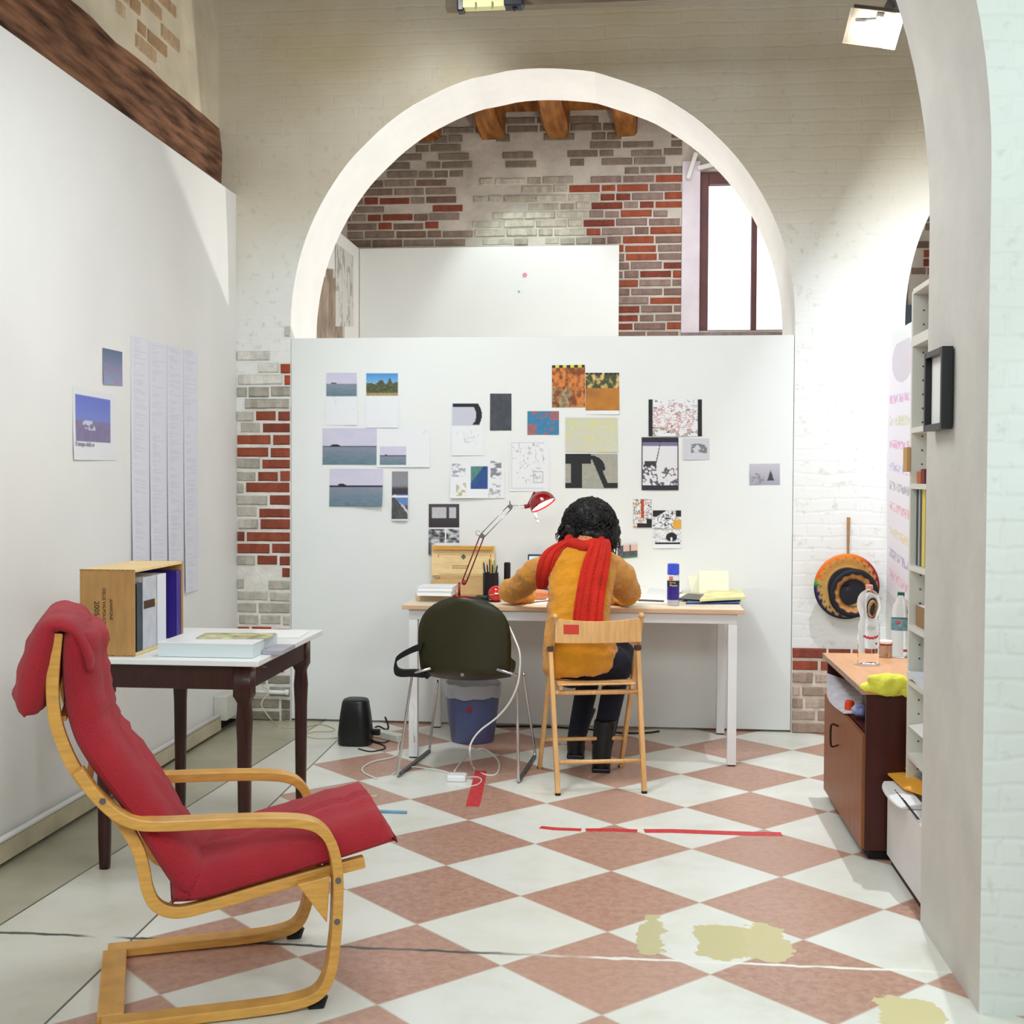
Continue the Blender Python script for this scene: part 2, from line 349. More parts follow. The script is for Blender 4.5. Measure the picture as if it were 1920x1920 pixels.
def arch_wall(name, y0, y1, x0, x1, arches, ztop, mats, jit=.006):
    """wall in the XZ plane with arched openings; arches = (centre, radius, spring height)"""
    xs = set([x0, x1])
    for (c, r, s) in arches:
        for k in range(73):
            a = PI*k/72; rr = r; x = c - rr*math.cos(a)
            if x0 < x < x1: xs.add(round(x, 5))
    xs = sorted(xs)
    def low(x, side):
        for (c, r, s) in arches:
            if abs(x-c) < r-1e-4: return s + math.sqrt(max(0, r*r-(x-c)**2)) + jit*(vn(x*9, 3)-.5)*2
            if abs(abs(x-c)-r) < 2e-4:
                inside = (x > c-r-1e-3 and side > 0 and x < c) or (x < c+r+1e-3 and side < 0 and x > c)
                if inside: return s
        return 0.0
    b = MB(); 
    for xa, xb in zip(xs, xs[1:]):
        mid = (xa+xb)/2; op = any(abs(mid-c) < r for c, r, s in arches)
        za = low(xa, 1) if op else 0; zb = low(xb, -1) if op else 0
        if op and za == 0: za = [s for c, r, s in arches if abs(mid-c) < r][0]
        if op and zb == 0: zb = [s for c, r, s in arches if abs(mid-c) < r][0]
        b.mi = 0
        b.quad((xa, y0, za), (xb, y0, zb), (xb, y0, ztop), (xa, y0, ztop)); b.quad((xb, y1, zb), (xa, y1, za), (xa, y1, ztop), (xb, y1, ztop))
        if op: b.mi = 1; b.quad((xa, y1, za), (xb, y1, zb), (xb, y0, zb), (xa, y0, za))
        b.mi = 0; b.quad((xa, y0, ztop), (xb, y0, ztop), (xb, y1, ztop), (xa, y1, ztop))
    b.mi = 1
    for (c, r, s) in arches:
        for x in (c-r, c+r):
            if x0 <= x <= x1: b.quad((x, y0, 0), (x, y1, 0), (x, y1, s), (x, y0, s))
    b.mi = 0
    for x in (x0, x1):
        if not any(abs(x-c) < r for c, r, s in arches): b.quad((x, y0, 0), (x, y1, 0), (x, y1, ztop), (x, y0, ztop))
    me = b.build(name, mats)
    for p in me.data.polygons: p.use_smooth = False
    return me
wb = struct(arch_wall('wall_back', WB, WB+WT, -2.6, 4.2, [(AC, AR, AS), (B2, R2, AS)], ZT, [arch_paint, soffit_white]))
# near arch: the pillar at the right of the picture carries it
NX = .885
npil = struct(arch_wall('wall_near', 3.19, 3.83, -2.6, 2.4, [(NX-2.15, 2.15, 2.12)], ZT, [pillar_paint, jamb_paint], jit=.012))
# exposed bricks: individual bricks, one mesh per area, children of their wall
def bricks(name, x0, x1, z0, z1, y, colf, parent, keep, seed=0, L=.262, Hc=.0665, mort=.012, depth=.014, axis='X'):
    b = MB(); rnd = random.Random(seed); row = 0; z = z0
    while z < z1:
        off = -(row % 2)*(L*.5) - (L*.25 if row % 4 > 1 else 0) + rnd.uniform(-.02, .02); x = x0+off
        while x < x1:
            ln = L if rnd.random() < .62 else L*.48
            a, c = max(x, x0), min(x+ln-mort, x1); zc = z + rnd.uniform(-.003, .003); hz = Hc-mort+rnd.uniform(-.004, .003)
            if c-a > .025 and keep(a, c, z, rnd):
                b.cc = None; base = colf((a+c)/2, z, rnd); n = max(2, int((c-a)/.035)); d = depth*rnd.uniform(.3, 1)
                for k in range(n):   # split along its length so worn edges and colour vary
                    xa, xb = a+(c-a)*k/n, a+(c-a)*(k+1)/n
                    t = rnd.uniform(.86, 1.1); b.cc = tuple(min(1, q*t) for q in base)
                    i0, i1 = (.006 if k == 0 else 0), (.006 if k == n-1 else 0)
                    j = [rnd.uniform(0, .004) for _ in range(4)]
                    P = [(xa, zc), (xb, zc), (xb, zc+hz), (xa, zc+hz)]
                    Q = [(xa+i0, zc+.005+j[0]), (xb-i1, zc+.005+j[0]), (xb-i1, zc+hz-.004-j[1]), (xa+i0, zc+hz-.004-j[1])]
                    pt = (lambda u, w, dd: (u, y-dd, w)) if axis == 'X' else (lambda u, w, dd: (y+dd, u, w))
                    i = [b.vert(pt(u, w, -.002)) for u, w in P] + [b.vert(pt(u, w, d)) for u, w in Q]
                    b.face(i[4:8])
                    for q in range(4): b.face((i[q], i[(q+1)%4], i[4+(q+1)%4], i[4+q]))
            x += ln
        z += Hc; row += 1
    o = b.build(name, vcol(name, .85, bump=.5, bs=70, var=.16, vs=30)); o.parent = parent; o.matrix_parent_inverse = Matrix.Identity(4); return o
RED, RED2, BRN, GRY, WHT = S(150, 76, 52), S(124, 60, 46), S(120, 86, 68), S(166, 160, 148), S(218, 214, 206)
def left_col(x, z, r):
    if z < .2: return mix(S(104, 96, 70), GRY, r.random())
    if z < .5: return mix(S(168, 62, 26), BRN, r.random()*.6)
    t = sst(.62, .85, z)*(1-sst(1.6, 1.8, z)); right_side = sst(-2.2, -1.95, x)
    red = t*((.12 if z > 1.25 else .35)+.85*right_side)
    if z > 1.8: return mix(S(196, 192, 182), WHT, r.random())
    if r.random() < red: return mix(RED, RED2, r.random())
    return mix(GRY, S(190, 184, 172), r.random())
def left_keep(a, c, z, r):
    if z < 1.72: return r.random() < .97
    if 1.86 < z < 1.93 and c > -1.95: return True
    return r.random() < max(0, .95 - (z-1.72)*1.8)*(.35+.65*sst(-2.2, -1.95, c))
mt = MB(); mt.quad((-2.18, WB-.003, .0), (-1.877, WB-.003, .0), (-1.877, WB-.003, 1.74), (-2.18, WB-.003, 1.72))
o = mt.build('mortar', mortar_m); o.parent = wb
def lc(x, z, r):
    c = left_col(x, z, r)
    return S(166, 74, 44) if 1.86 < z < 1.93 and x > -2.0 else c
bricks('exposed_brick', -2.18, -1.879, .0, 2.25, WB-.003, lc, wb, left_keep, 4)
mt = MB(); mt.quad((.858, WB-.003, 0), (1.424, WB-.003, 0), (1.424, WB-.003, .36), (.858, WB-.003, .42))
mt.build('mortar', mat('mortar_warm', S(214, 200, 186), .9, var=.14, vs=14, bump=.8, bs=30)).parent = wb
bricks('exposed_brick', .86, 1.42, .0, .42, WB-.003, lambda x, z, r: mix(S(168, 84, 58), RED2, r.random()) if z > .33 else mix(S(196, 176, 160), BRN, r.random()*.9), wb, lambda a, c, z, r: z > .33 or r.random() < .8, 9, depth=.01)
# ------------------------------------------------------------------ left side: partition, timber, upper wall
PXL = -2.183
b = MB(); b.box((-2.262, 1.6, .05), (PXL, WB, 2.91)); struct(b.build('wall_left', white_plaster, bevel=.003))
b = MB(); b.box((-2.6, 1.6, 0), (-2.28, WB, 2.86)); b.box((-2.6, 1.6, 3.26), (-2.28, WB, ZT)); wu = struct(b.build('wall_left_upper', upper_paint))
def up_keep(a, c, z, r): return c < 6.15 and r.random() < .8*sst(3.3, 3.42, z)*(1-.6*sst(5.7, 6.1, c))
bricks('exposed_brick', 2.2, 6.2, 3.32, ZT, -2.281, lambda x, z, r: mix(S(168, 134, 98), S(196, 170, 138), r.random()), wu, up_keep, 12, L=.25, Hc=.078, axis='Y', depth=.012)
b = MB(); n = 40
R = []
for i in range(n+1):
    y = 1.7+(WB-.005-1.7)*i/n; j = lambda k: .022*(fbm(y*3, k*7.3, 2)-.5)
    R.append([(-2.55, y, 2.865), (-2.272+j(1), y, 2.865), (-2.266+j(2), y, 3.0), (-2.264+j(3), y, 3.14), (-2.274+j(4), y, 3.27+j(5)*2.2), (-2.55, y, 3.27)])
b.rings(R); tag(b.build('timber_beam', beam_wood, smooth=False), 'rough brown timber beam set in the left wall above the white partition', 'beam')
# skirting board, pipe and dark strip painted as the shade under the left partition
b = MB(); b.box((-2.19, 1.6, .018), (-2.145, 6.3, .088)); struct(b.build('baseboard_left', mat('dusty_board', S(196, 186, 160), .8, var=.18, vs=6, bump=.2), bevel=.003))
b = MB(); b.box((-2.25, 1.6, 0), (-2.185, WB, .05)); struct(b.build('trim_1', mat('gap_shade', S(30, 28, 22), .9)))
b = MB(); b.tube([(-2.15, y, .1) for y in (1.6, 3, 4.5, 6.28)], .011, 8); struct(b.build('trim_2', white_paint, smooth=True))
b = MB(); b.box((-2.183, 6.28, .07), (-2.11, 6.44, .2)); b.box((-2.183, 6.44, .05), (-2.1, 6.62, .15)); struct(b.build('trim_3', mat('junction_box', S(206, 206, 196), .6, var=.08), bevel=.006))
b = MB(); b.tube([(-2.1, 6.64, .165), (-1.88, 6.64, .163)], .012, 8); b.tube([(-1.9, 6.64, .165), (-1.88, 6.64, .163)], .016, 8); struct(b.build('trim_4', white_paint, smooth=True))
b = MB(); b.box((PXL+.002, WB-.075, .62-.31), (PXL+.05, WB-.02, .62-.25)); 
# ------------------------------------------------------------------ white exhibition panel filling the arch
PTL, PTR = AY(549, 634, WB), AY(1491, 630, WB)
b = MB(); b.box((-1.874, WB, .012), (.853, WB+.1, 2.118)); struct(b.build('wall_panel', panel_white, bevel=.002))
# ------------------------------------------------------------------ rear room
RY = 9.6
WX0, WX1, WZ0, WZ1 = .50, 1.34, 2.49, 3.71
rear_base = mat('rear_mortar', S(196, 189, 178), .9, var=.2, vs=4, bump=.7, bs=22)
b = MB()
W2 = (AY(1690, 560, RY).x, AY(1704, 560, RY).x, AY(1700, 573, RY).z, AY(1700, 500, RY).z)
def wallq(x0, x1, z0, z1): b.box((x0, RY, z0), (x1, RY+.4, z1))
wallq(-2.6, WX0, 0, ZT); wallq(WX0, WX1, 0, WZ0); wallq(WX0, WX1, WZ1, ZT); wallq(WX1, W2[0], 0, ZT)
wallq(W2[0], W2[1], 0, W2[2]); wallq(W2[0], W2[1], W2[3], ZT); wallq(W2[1], 4.2, 0, ZT)
wr = struct(b.build('wall_rear', rear_base))
def rear_col(x, z, r):
    plaster = fbm(x*2.2, z*2.2, 5)+.35*sst(-.25, -.6, x)*sst(3.05, 3.35, z) 
    if z > 3.68: return mix(S(118, 100, 86), S(146, 138, 124), fbm(x*5, z*5, 8))
    if x > -.38: 
        t = r.random(); return RED if t < .3 else (RED2 if t < .5 else mix(S(120, 92, 84), S(146, 126, 118), r.random()))
    if x < -1.3: 
        t = r.random(); return S(140, 74, 56) if t < .22 else mix(S(124, 98, 84), S(156, 142, 128), r.random())
    return mix(S(150, 140, 122), S(196, 192, 178), r.random()*.6+.4*plaster)
def rear_keep(a, c, z, r):
    if W2[0]-.27 < a < W2[1] and z > W2[2]-.05: return False
    if -1.35 < (a+c)/2 < -1.2 and z > 3.1: return False
    if z > 3.68: return r.random() < .55
    if a > -.38 or c < -1.3: return r.random() < .97
    return r.random() < .8
bricks('brickwork', -2.3, .368, 2.3, 4.1, RY, rear_col, wr, rear_keep, 21, L=.25, Hc=.0665)
bricks('brickwork', WX1+.03, 2.9, 2.3, 4.1, RY, rear_col, wr, rear_keep, 22, L=.25, Hc=.0665)
b = MB(); b.box((-2.12, RY-.1, 0), (-.108, RY-.02, 3.135)); struct(b.build('wall_rear_panel', panel_white))
b = MB(); b.box((-2.2, WB+WT, 0), (-2.125, RY-.02, 3.135)); struct(b.build('wall_rear_left', white_plaster))
b = MB(); b.box((-2.6, WB+WT, 0), (-2.24, RY, ZT)); struct(b.build('wall_rear_left_upper', rear_base))
b = MB(); b.box((-2.6, WB+WT, 4.19), (4.2, RY+.4, 4.3)); struct(b.build('ceiling', joist_wood))
for k, px in enumerate((-2.1, -1.58, -1.088, -.59, -.075, .42, .93, 1.44, 1.95)):
    b = MB(); R = []
    for i in range(9):
        y = WB+WT+(RY-WB-WT)*i/8; d = .012*math.sin(y*3+k); w = .098+.008*math.sin(y*5+k*2)
        R.append([(px-w+d, y, 4.19), (px-w+d+.012, y, 4.01), (px-w*.7+d, y, 3.985+.006*math.sin(y*7)), (px+w*.7+d, y, 3.985), (px+w+d-.008, y, 4.01), (px+w+d, y, 4.19)])
    b.rings(R); struct(b.build('trim_%d' % (5+k), joist_wood))
# window with timber frame
frame_m = mat('window_timber', S(104, 66, 66), .6, var=.2, vs=6); pane_m = mat('window_glass', (1, 1, 1), .0, trans=1, ior=1.01)
we = bpy.data.objects.new('window_1', None); COL.objects.link(we); we['kind'] = 'structure'; we.location = ((WX0+WX1)/2, RY, WZ0)
TB = T.__new__(T); TB.base = V(we.location); TB.e = we; TB.rz = 0
b = MB(); y0, y1 = RY+.05, RY+.13
b.box((WX0, y0, WZ0), (WX0+.075, y1, WZ1)); b.box((WX0+.405, y0, WZ0), (WX0+.445, y1, WZ1)); b.box((WX1-.06, y0, WZ0), (WX1, y1, WZ1)); b.box((WX0+.075, y0, WZ1-.09), (WX1-.06, y1, WZ1)); b.box((WX0+.075, y0, WZ0), (WX1-.06, y1, WZ0+.012))
TB.part(b, 'window_frame', frame_m, bevel=.004)
for a_, c_ in ((WX0+.075, WX0+.405), (WX0+.445, WX1-.06)):
    b = MB(); b.box((a_, RY+.085, WZ0+.012), (c_, RY+.09, WZ1-.09)); TB.part(b, 'pane', pane_m)
b = MB(); b.box((.37, RY-.02, 2.46), (WX0+.005, RY+.02, 3.78)); TB.part(b, 'window_surround', mat('limewash', S(222, 214, 222), .8, var=.08, vs=6, bump=.6, bs=14))
b = MB(); b.bar(AY(1290, 335, RY-.05), AY(1305, 288, RY-.05), .05, .03); b.bar(AY(1308, 316, RY-.04), AY(1340, 308, RY-.04), .03, .03); TB.part(b, 'lintel_strut', white_plaster)
b = MB(); b.box((.37, RY-.025, 2.44), (WX1, RY+.02, 2.475)); TB.part(b, 'window_sill', mat('sill_stone', S(146, 130, 130), .8, var=.3, vs=14, bump=.4))
w2 = bpy.data.objects.new('window_2', None); COL.objects.link(w2); w2['kind'] = 'structure'; w2.location = (W2[0], RY, W2[2])
T2 = T.__new__(T); T2.base = V(w2.location); T2.e = w2; T2.rz = 0
b = MB(); b.box((W2[0], RY+.08, W2[2]), (W2[1], RY+.085, W2[3])); T2.part(b, 'pane', pane_m)
b = MB(); b.box((W2[0], RY-.04, AY(1700, 612, RY).z), (AY(1716, 600, RY).x, RY-.003, W2[2])); T2.part(b, 'shutter', mat('blue_grey_shutter', S(86, 104, 118), .6))
# outer shell: right wall, hall walls and ceilings that the picture does not show
shell = mat('shell_plaster', S(206, 204, 196), .8)
b = MB(); b.box((4.2, -3.2, 0), (4.4, RY+.4, ZT)); struct(b.build('wall_right', shell))
b = MB(); b.box((-4.2, -3.4, 0), (4.4, -3.2, ZT)); struct(b.build('wall_front', shell))
b = MB(); b.box((-4.4, -3.4, 0), (-4.2, 3.9, ZT)); b.box((-4.2, 3.83, 0), (-2.6, 3.9, ZT)); struct(b.build('wall_hall_left', shell))
b = MB(); b.box((-4.2, FY0, -.12), (-2.6, 3.9, 0)); struct(b.build('floor_hall', bpy.data.materials['marble_floor']))
b = MB(); b.box((-4.4, -3.4, ZT), (4.4, WB+WT, ZT+.1)); struct(b.build('ceiling_front', mat('ceiling_boards', S(92, 74, 58), .8, var=.2)))
# partition at the right of the second bay
b = MB(); b.box((1.345, 4.45, .01), (1.425, WB, 2.118)); struct(b.build('wall_side_panel', panel_white))
# ------------------------------------------------------------------ bentwood armchair (own frame: x forward, y across away from the camera)
ac = T('armchair', 'bentwood armchair with a dark red padded cushion and cantilever birch frame', 'armchair', (-1.263, 2.83, 0), math.radians(22))
def strip(profile, y0, y1, th, sub=5):
    """bent laminated strip following a side profile (s, z), th thick, from y0 to y1"""
    P = cable([(s, 0, z) for s, z in profile], sub=sub); R = []
    for i, p in enumerate(P):
        t = (P[min(i+1, len(P)-1)]-P[max(i-1, 0)]).normalized(); nn = V((-t.z, 0, t.x))*(th/2)
        R.append([V((p.x+nn.x, y0, p.z+nn.z)), V((p.x+nn.x, y1, p.z+nn.z)), V((p.x-nn.x, y1, p.z-nn.z)), V((p.x-nn.x, y0, p.z-nn.z))])
    m = MB(); m.rings(R); return m
armP = [(-.05, .645), (-.015, .59), (.03, .54), (.075, .512), (.13, .501), (.28, .496), (.42, .489), (.495, .478), (.535, .455), (.56, .412), (.572, .345), (.572, .26), (.566, .17), (.553, .09), (.525, .042), (.47, .024), (.38, .018), (.2, .017), (.0, .016)]
legP = armP
seatP = [(-.10, .972), (-.107, .9), (-.11, .82), (-.098, .735), (-.055, .63), (.01, .55), (.056, .49), (.086, .43), (.1, .375), (.108, .33), (.128, .288), (.17, .266), (.235, .27), (.4, .305), (.56, .336), (.65, .352)]
WID = .55
for y0 in (0, WID-.055):
    fr = ac.part(strip(armP, y0, y0+.055, .026), 'side_frame', birch, bevel=.003)
    g = MB(); yb = y0+.004 if y0 == 0 else y0+.051
    for s, z in ((.572, .33), (.569, .225), (.006, .572)):
        if y0 == 0: g = MB(); g.tube([(s, y0-.002, z), (s, y0+.006, z)], .008, 10); ac.part(g, 'bolt', steel, parent=fr)
    g = MB(); g.prism([(.553, y0+.01, .34), (.47, y0+.01, .325), (.545, y0+.01, .22)], (0, 0, 0), (0, .035, 0)); ac.part(g, 'corner_bracket', birch, bevel=.003)
    g = MB(); g.tube([(.54, y0+.028, .03), (.53, y0+.028, .006), (.5, y0+.028, .0)], [.012, .016, .01], 8); ac.part(g, 'floor_glide', black_plastic)
for y0 in (.058, WID-.058-.028): ac.part(strip(seatP, y0, y0+.028, .03), 'seat_rail', birch, bevel=.003)
g = MB(); g.box((-.012, .056, .006), (.052, WID-.056, .03)); ac.part(g, 'rear_stretcher', birch, bevel=.003)
g = MB(); g.box((.53, .056, .27), (.55, WID-.056, .33)); ac.part(g, 'front_stretcher', birch, bevel=.003)
for s, z in ((-.088, .76), (-.03, .6), (.4, .305), (.56, .336)):
    g = MB(); g.box((s-.008, .086, z-.006), (s+.008, WID-.086, z+.006)); ac.part(g, 'cross_slat', birch)
g = MB(); g.box((-.085, .075, .80), (-.078, .46, .955)); ac.part(g, 'backing_cloth', mat('black_cloth', S(14, 12, 12), .9))
# cushion: thick padded slab along the seat profile
def pad(P, y0, y1, tf, hw=1, n=16, seams=(), puff=.02, bow=.0):
    P = [V(p) for p in P]; m = MB(); R = []; M_ = len(P)
    for i, p in enumerate(P):
        t = (P[min(i+1, M_-1)]-P[max(i-1, 0)]).normalized(); nn = V((-t.z, 0, t.x)); u = i/(M_-1); th = tf(u)
        ring = []
        for k in range(n+1):        # top
            v = -1+2*k/n; edge = (1-abs(v)**6); y = (y0+y1)/2 + (y1-y0)/2*v*(1+.02*math.sin(u*40))
            ht = th*(.42+.58*edge**.5) + puff*(1-v*v) - .012*math.exp(-((v*1.0)/.05)**2)*0
            for sv in seams: ht -= .012*math.exp(-((v-sv)/.045)**2)
            ht += .005*(fbm(u*22, v*5, 3)-.5)
            ring.append(p+nn*ht+V((0, y, 0)))
        for k in range(n, -1, -1):
            v = -1+2*k/n; edge = (1-abs(v)**6); y = (y0+y1)/2 + (y1-y0)/2*v
            ring.append(p+nn*(.006+(1-edge**.5)*.012)+V((0, y, 0)))
        R.append(ring)
    m.rings(R); return m
cu_pts = [(-.088, .985), (-.093, .93), (-.092, .86), (-.086, .79), (-.066, .71), (-.03, .64), (.02, .565), (.07, .49), (.12, .4), (.165, .325), (.196, .292)]
Pb = cable([(x, 0, z) for x, z in cu_pts], sub=4)
# nn for a profile running down the back must point forward: reverse order
Pb = Pb[::-1]
back = pad([(p.x, 0, p.z) for p in Pb], .05, .50, lambda u: -(.075+.012*math.sin(u*PI))*min(1, .35+u*9), puff=-.018, seams=())
b_ = MB()
def padn(P, y0, y1, th0, sign, puff, seam=(), n=18, endr=True, wr=.006):
    P = [V(p) for p in P]; m = MB(); R = []; M_ = len(P)
    for i, p in enumerate(P):
        t = (P[min(i+1, M_-1)]-P[max(i-1, 0)]).normalized(); nn = V((-t.z, 0, t.x))*sign; u = i/(M_-1)
        e = min(1, math.sqrt(max(0, 1-(1-min(u, 1-u)/.06)**2))) if min(u, 1-u) < .06 else 1
        e = .3+.7*e
        ring = []
        for k in range(n+1):
            v = -1+2*k/n; yy = (y0+y1)/2+(y1-y0)/2*v; ed = max(0, 1-abs(v)**5)**.5
            ht = (th0*(.4+.6*ed)+puff*(1-v*v))*e
            for sv, dp in seam: ht -= dp*math.exp(-((v-sv)/.05)**2)*ed
            ht += wr*(vn(u*30, v*4, 5)-.5)*2*ed + wr*.8*(vn(u*9, v*14, 6)-.5) + .004*math.sin(v*26+4*vn(u*6, v*3, 2))*(1-abs(v))
            ring.append(p+nn*ht+V((0, yy, 0)))
        for k in range(n, -1, -1):
            v = -1+2*k/n; yy = (y0+y1)/2+(y1-y0)/2*v; ed = max(0, 1-abs(v)**5)**.5
            ring.append(p+nn*(th0*.3*(1-ed))+V((0, yy, 0)))
        R.append(ring)
    m.rings(R); return m
cush = ac.part(padn([(p.x, 0, p.z) for p in Pb], .04, .51, .082, -1, .022, seam=((-.42, .01), (.42, .01))), 'back_cushion', redcloth, smooth=True)
sp = cable([(.165, 0, .284), (.24, 0, .283), (.36, 0, .308), (.5, 0, .338), (.62, 0, .366), (.735, 0, .394)], sub=4)
ac.part(padn([(p.x, 0, p.z) for p in sp], .04, .51, .08, 1, .02, seam=((-.12, .014), (.5, .008))), 'seat_cushion', redcloth, smooth=True)
for q_ in ([(p.x+.002, .041, p.z+.026) for p in sp[2:-1]], [(p.x+.027, .041, p.z+.008) for p in Pb[3:-3]]):
    g = MB(); g.tube(q_, .0035, 6); ac.part(g, 'piping', redcloth, smooth=True)
# head pillow folded over the top of the back
hp = cable([(-.022, 0, .88), (-.034, 0, .935), (-.058, 0, .975), (-.09, 0, .992), (-.118, 0, .985), (-.132, 0, .935), (-.146, 0, .88), (-.160, 0, .82), (-.172, 0, .775)], sub=5)
def pillow(P, y0, y1, tmax, n=18):
    P = [V(p) for p in P]; m = MB(); R = []; M_ = len(P)
    for i, p in enumerate(P):
        t = (P[min(i+1, M_-1)]-P[max(i-1, 0)]).normalized(); nn = V((-t.z, 0, t.x)); u = i/(M_-1)
        if u < .45: h = .014+.012*(u/.45)
        else: h = .026+(tmax-.026)*math.sin(min(1, (u-.45)/.33)*PI/2)
        if u > .88: h *= max(.06, math.sqrt(max(0, 1-((u-.88)/.12)**2)))
        ring = []
        for sgn in (1, -1):
            for k in range(n+1):
                v = (-1+2*k/n)*sgn; yy = (y0+y1)/2+(y1-y0)/2*v*(1+.03*math.sin(u*5)); ed = max(0, 1-abs(v)**3.2)**.5
                ring.append(p+nn*sgn*(h*(.12+.88*ed)+.006*(vn(u*14, v*5, 4+sgn)-.5)*2*ed)+V((0, yy, 0)))
        R.append(ring)
    m.rings(R); return m
ac.part(pillow(hp, .035, .515, .05), 'head_pillow', redcloth, smooth=True)
# ------------------------------------------------------------------ side table
TX0, TX1, TY0, TY1, TZ = -1.87, -1.235, 4.0, 4.86, .738
tb = T('side_table', 'small dark mahogany table with a white top standing beside the left wall', 'table', ((TX0+TX1)/2, (TY0+TY1)/2, 0))
b = MB(); b.box((TX0, TY0, TZ-.02), (TX1, TY1, TZ)); tb.part(b, 'tabletop', mat('white_laminate', S(238, 240, 238), .3), bevel=.003)
b = MB(); i = .045
for lo, hi in (((TX0+i, TY0+i, .632), (TX1-i, TY0+i+.022, TZ-.02)), ((TX0+i, TY1-i-.022, .632), (TX1-i, TY1-i, TZ-.02)), ((TX0+i, TY0+i, .632), (TX0+i+.022, TY1-i, TZ-.02)), ((TX1-i-.022, TY0+i, .632), (TX1-i, TY1-i, TZ-.02))): b.box(lo, hi)
tb.part(b, 'apron', mahog, bevel=.002)
def tleg(cx, cy):
    b = MB(); R = []
    for z, r, p in ((0, .0165, 3), (.02, .018, 3), (.1, .02, 3), (.45, .0235, 3), (.53, .0265, 3.5), (.565, .024, 3), (.585, .022, 4), (.6, .027, 8), (.61, .0315, 14), (.716, .0315, 14)):
        R.append((V((cx, cy, z)), V((r, 0, 0)), V((0, r, 0)), p))
    rr = []
    for c, a, bb, p in R:
        ring = []
        for k in range(20):
            t = 2*PI*k/20+PI/4; ct, st = math.cos(t), math.sin(t)
            ring.append(c+a*math.copysign(abs(ct)**(2/p), ct)+bb*math.copysign(abs(st)**(2/p), st))
        rr.append(ring)
    b.rings(rr); return b
for lx, ly in ((TX0+.07, TY0+.07), (TX1-.07, TY0+.07), (TX0+.07, TY1-.07), (TX1-.07, TY1-.07)): tb.part(tleg(lx, ly), 'leg', mahog, smooth=True)
b = MB(); p = AY(453, 1242, TY0+i-.003); b.box((p.x-.014, TY0+i-.004, .703), (p.x+.012, TY0+i, .716)); tb.part(b, 'metal_bracket', mat('bronze_plate', S(150, 96, 90), .4, metal=.5))
b = MB(); b.lathe([(.0045, 0), (.0045, .004)], (p.x+.045, TY0+i, .711), (0, -1, 0), 8); tb.part(b, 'screw', chrome)
# ------------------------------------------------------------------ wooden wine crate standing on the table, open to the right
cf = TY0+.045; cl, cr_ = AY(150, 1222, cf).x, AY(252, 1222, cf).x; cz1 = AY(200, 1068, cf).z; cb_ = cf+.46
cz0 = TZ+.001
ck = T('wooden_crate', 'upright plywood crate on the white table, open side full of books', 'crate', (cl, cf, cz0))
b = MB(); b.box((cl, cf, cz0), (cr_, cf+.011, cz1)); ck.part(b, 'end_panel', crate_wood, bevel=.0015)
b = MB(); b.box((cl, cb_-.011, cz0), (cr_, cb_, cz1)); ck.part(b, 'end_panel', crate_wood)
b = MB(); b.box((cl, cf+.011, cz1-.01), (cr_, cb_-.011, cz1)); ck.part(b, 'top_board', pale_wood, bevel=.001)
b = MB(); b.box((cl, cf+.011, cz0), (cr_, cb_-.011, cz0+.01)); ck.part(b, 'bottom_board', pale_wood)
b = MB(); b.box((cl, cf+.011, cz0+.01), (cl+.008, cb_-.011, cz1-.01)); ck.part(b, 'back_board', crate_wood)
fr_ = MB()
for k in range(22):
    if k % 2 and k < 0: fr_.box((cl+(cr_-cl)*k/22, cf-.0006, cz1-.005), (cl+(cr_-cl)*(k+.9)/22, cf, cz1)); fr_.box((cl+(cr_-cl)*k/22, cf-.0006, cz0), (cl+(cr_-cl)*(k+.9)/22, cf, cz0+.005))
for zz in (cz0, cz1-.004):
    j_ = MB(); j_.box((cl, cf-.0005, zz), (cr_, cf, zz+.004)); ck.part(j_, 'finger_joint', mat('joint_line', S(120, 82, 44), .7, var=.9, vs=90, var2=S(190, 146, 88)))
def vtext(body, px, py, size):
    p = AY(px, py, cf-.001)-ck.base
    M_ = Matrix.Translation(p) @ Matrix.Rotation(PI/2, 4, 'X') @ Matrix.Rotation(-PI/2, 4, 'Z')
    text('stamped_text', body, ink, ck.e, M_, size, .0003)
vtext('2005', 181, 1141, .026); vtext('DELLE VALPOLICELLA', 195, 1143, .0152); vtext('AMARONE', 208, 1143, .015)
# books inside the crate
def book(name_lbl, y0, y1, z1, c, xin=.004, x0=None, lean=0, grp='books in the crate', extra=None, cat='book'):
    x1 = cr_-xin; x0_ = cl+.012 if x0 is None else x0
    t = T('book', name_lbl, cat, ((x0_+x1)/2, (y0+y1)/2, cz0+.0105), group=grp); z0 = cz0+.0105
    b = MB(); b.box((x0_, y0, z0), (x1, y0+.003, z1)); b.box((x0_, y1-.003, z0), (x1, y1, z1)); b.box((x1-.003, y0, z0), (x1, y1, z1)); t.part(b, 'cover', c, bevel=.001)
    b = MB(); b.box((x0_+.003, y0+.003, z0+.003), (x1-.003, y1-.003, z1-.003)); t.part(b, 'page_block', paper)
    if extra: extra(t, x1, y0, y1, z1)
    return t
yb0 = cf+.03
book('dark slate book leaning at the near end inside the crate', yb0, yb0+.05, cz0+.245, mat('slate_cover', S(46, 60, 72), .4))
def ex(t, x1, y0, y1, z1):
    b = MB(); b.box((x1, y0+.01, z1-.11), (x1+.001, y1-.02, z1-.082)); t.part(b, 'spine_label', mat('brown_label', S(70, 36, 20), .5))
    b = MB(); b.lathe([(.008, 0), (.008, .001)], (x1, y1-.01, z1-.095), (1, 0, 0), 12); t.part(b, 'spine_dot', mat('yellow_dot', S(232, 216, 60), .5))
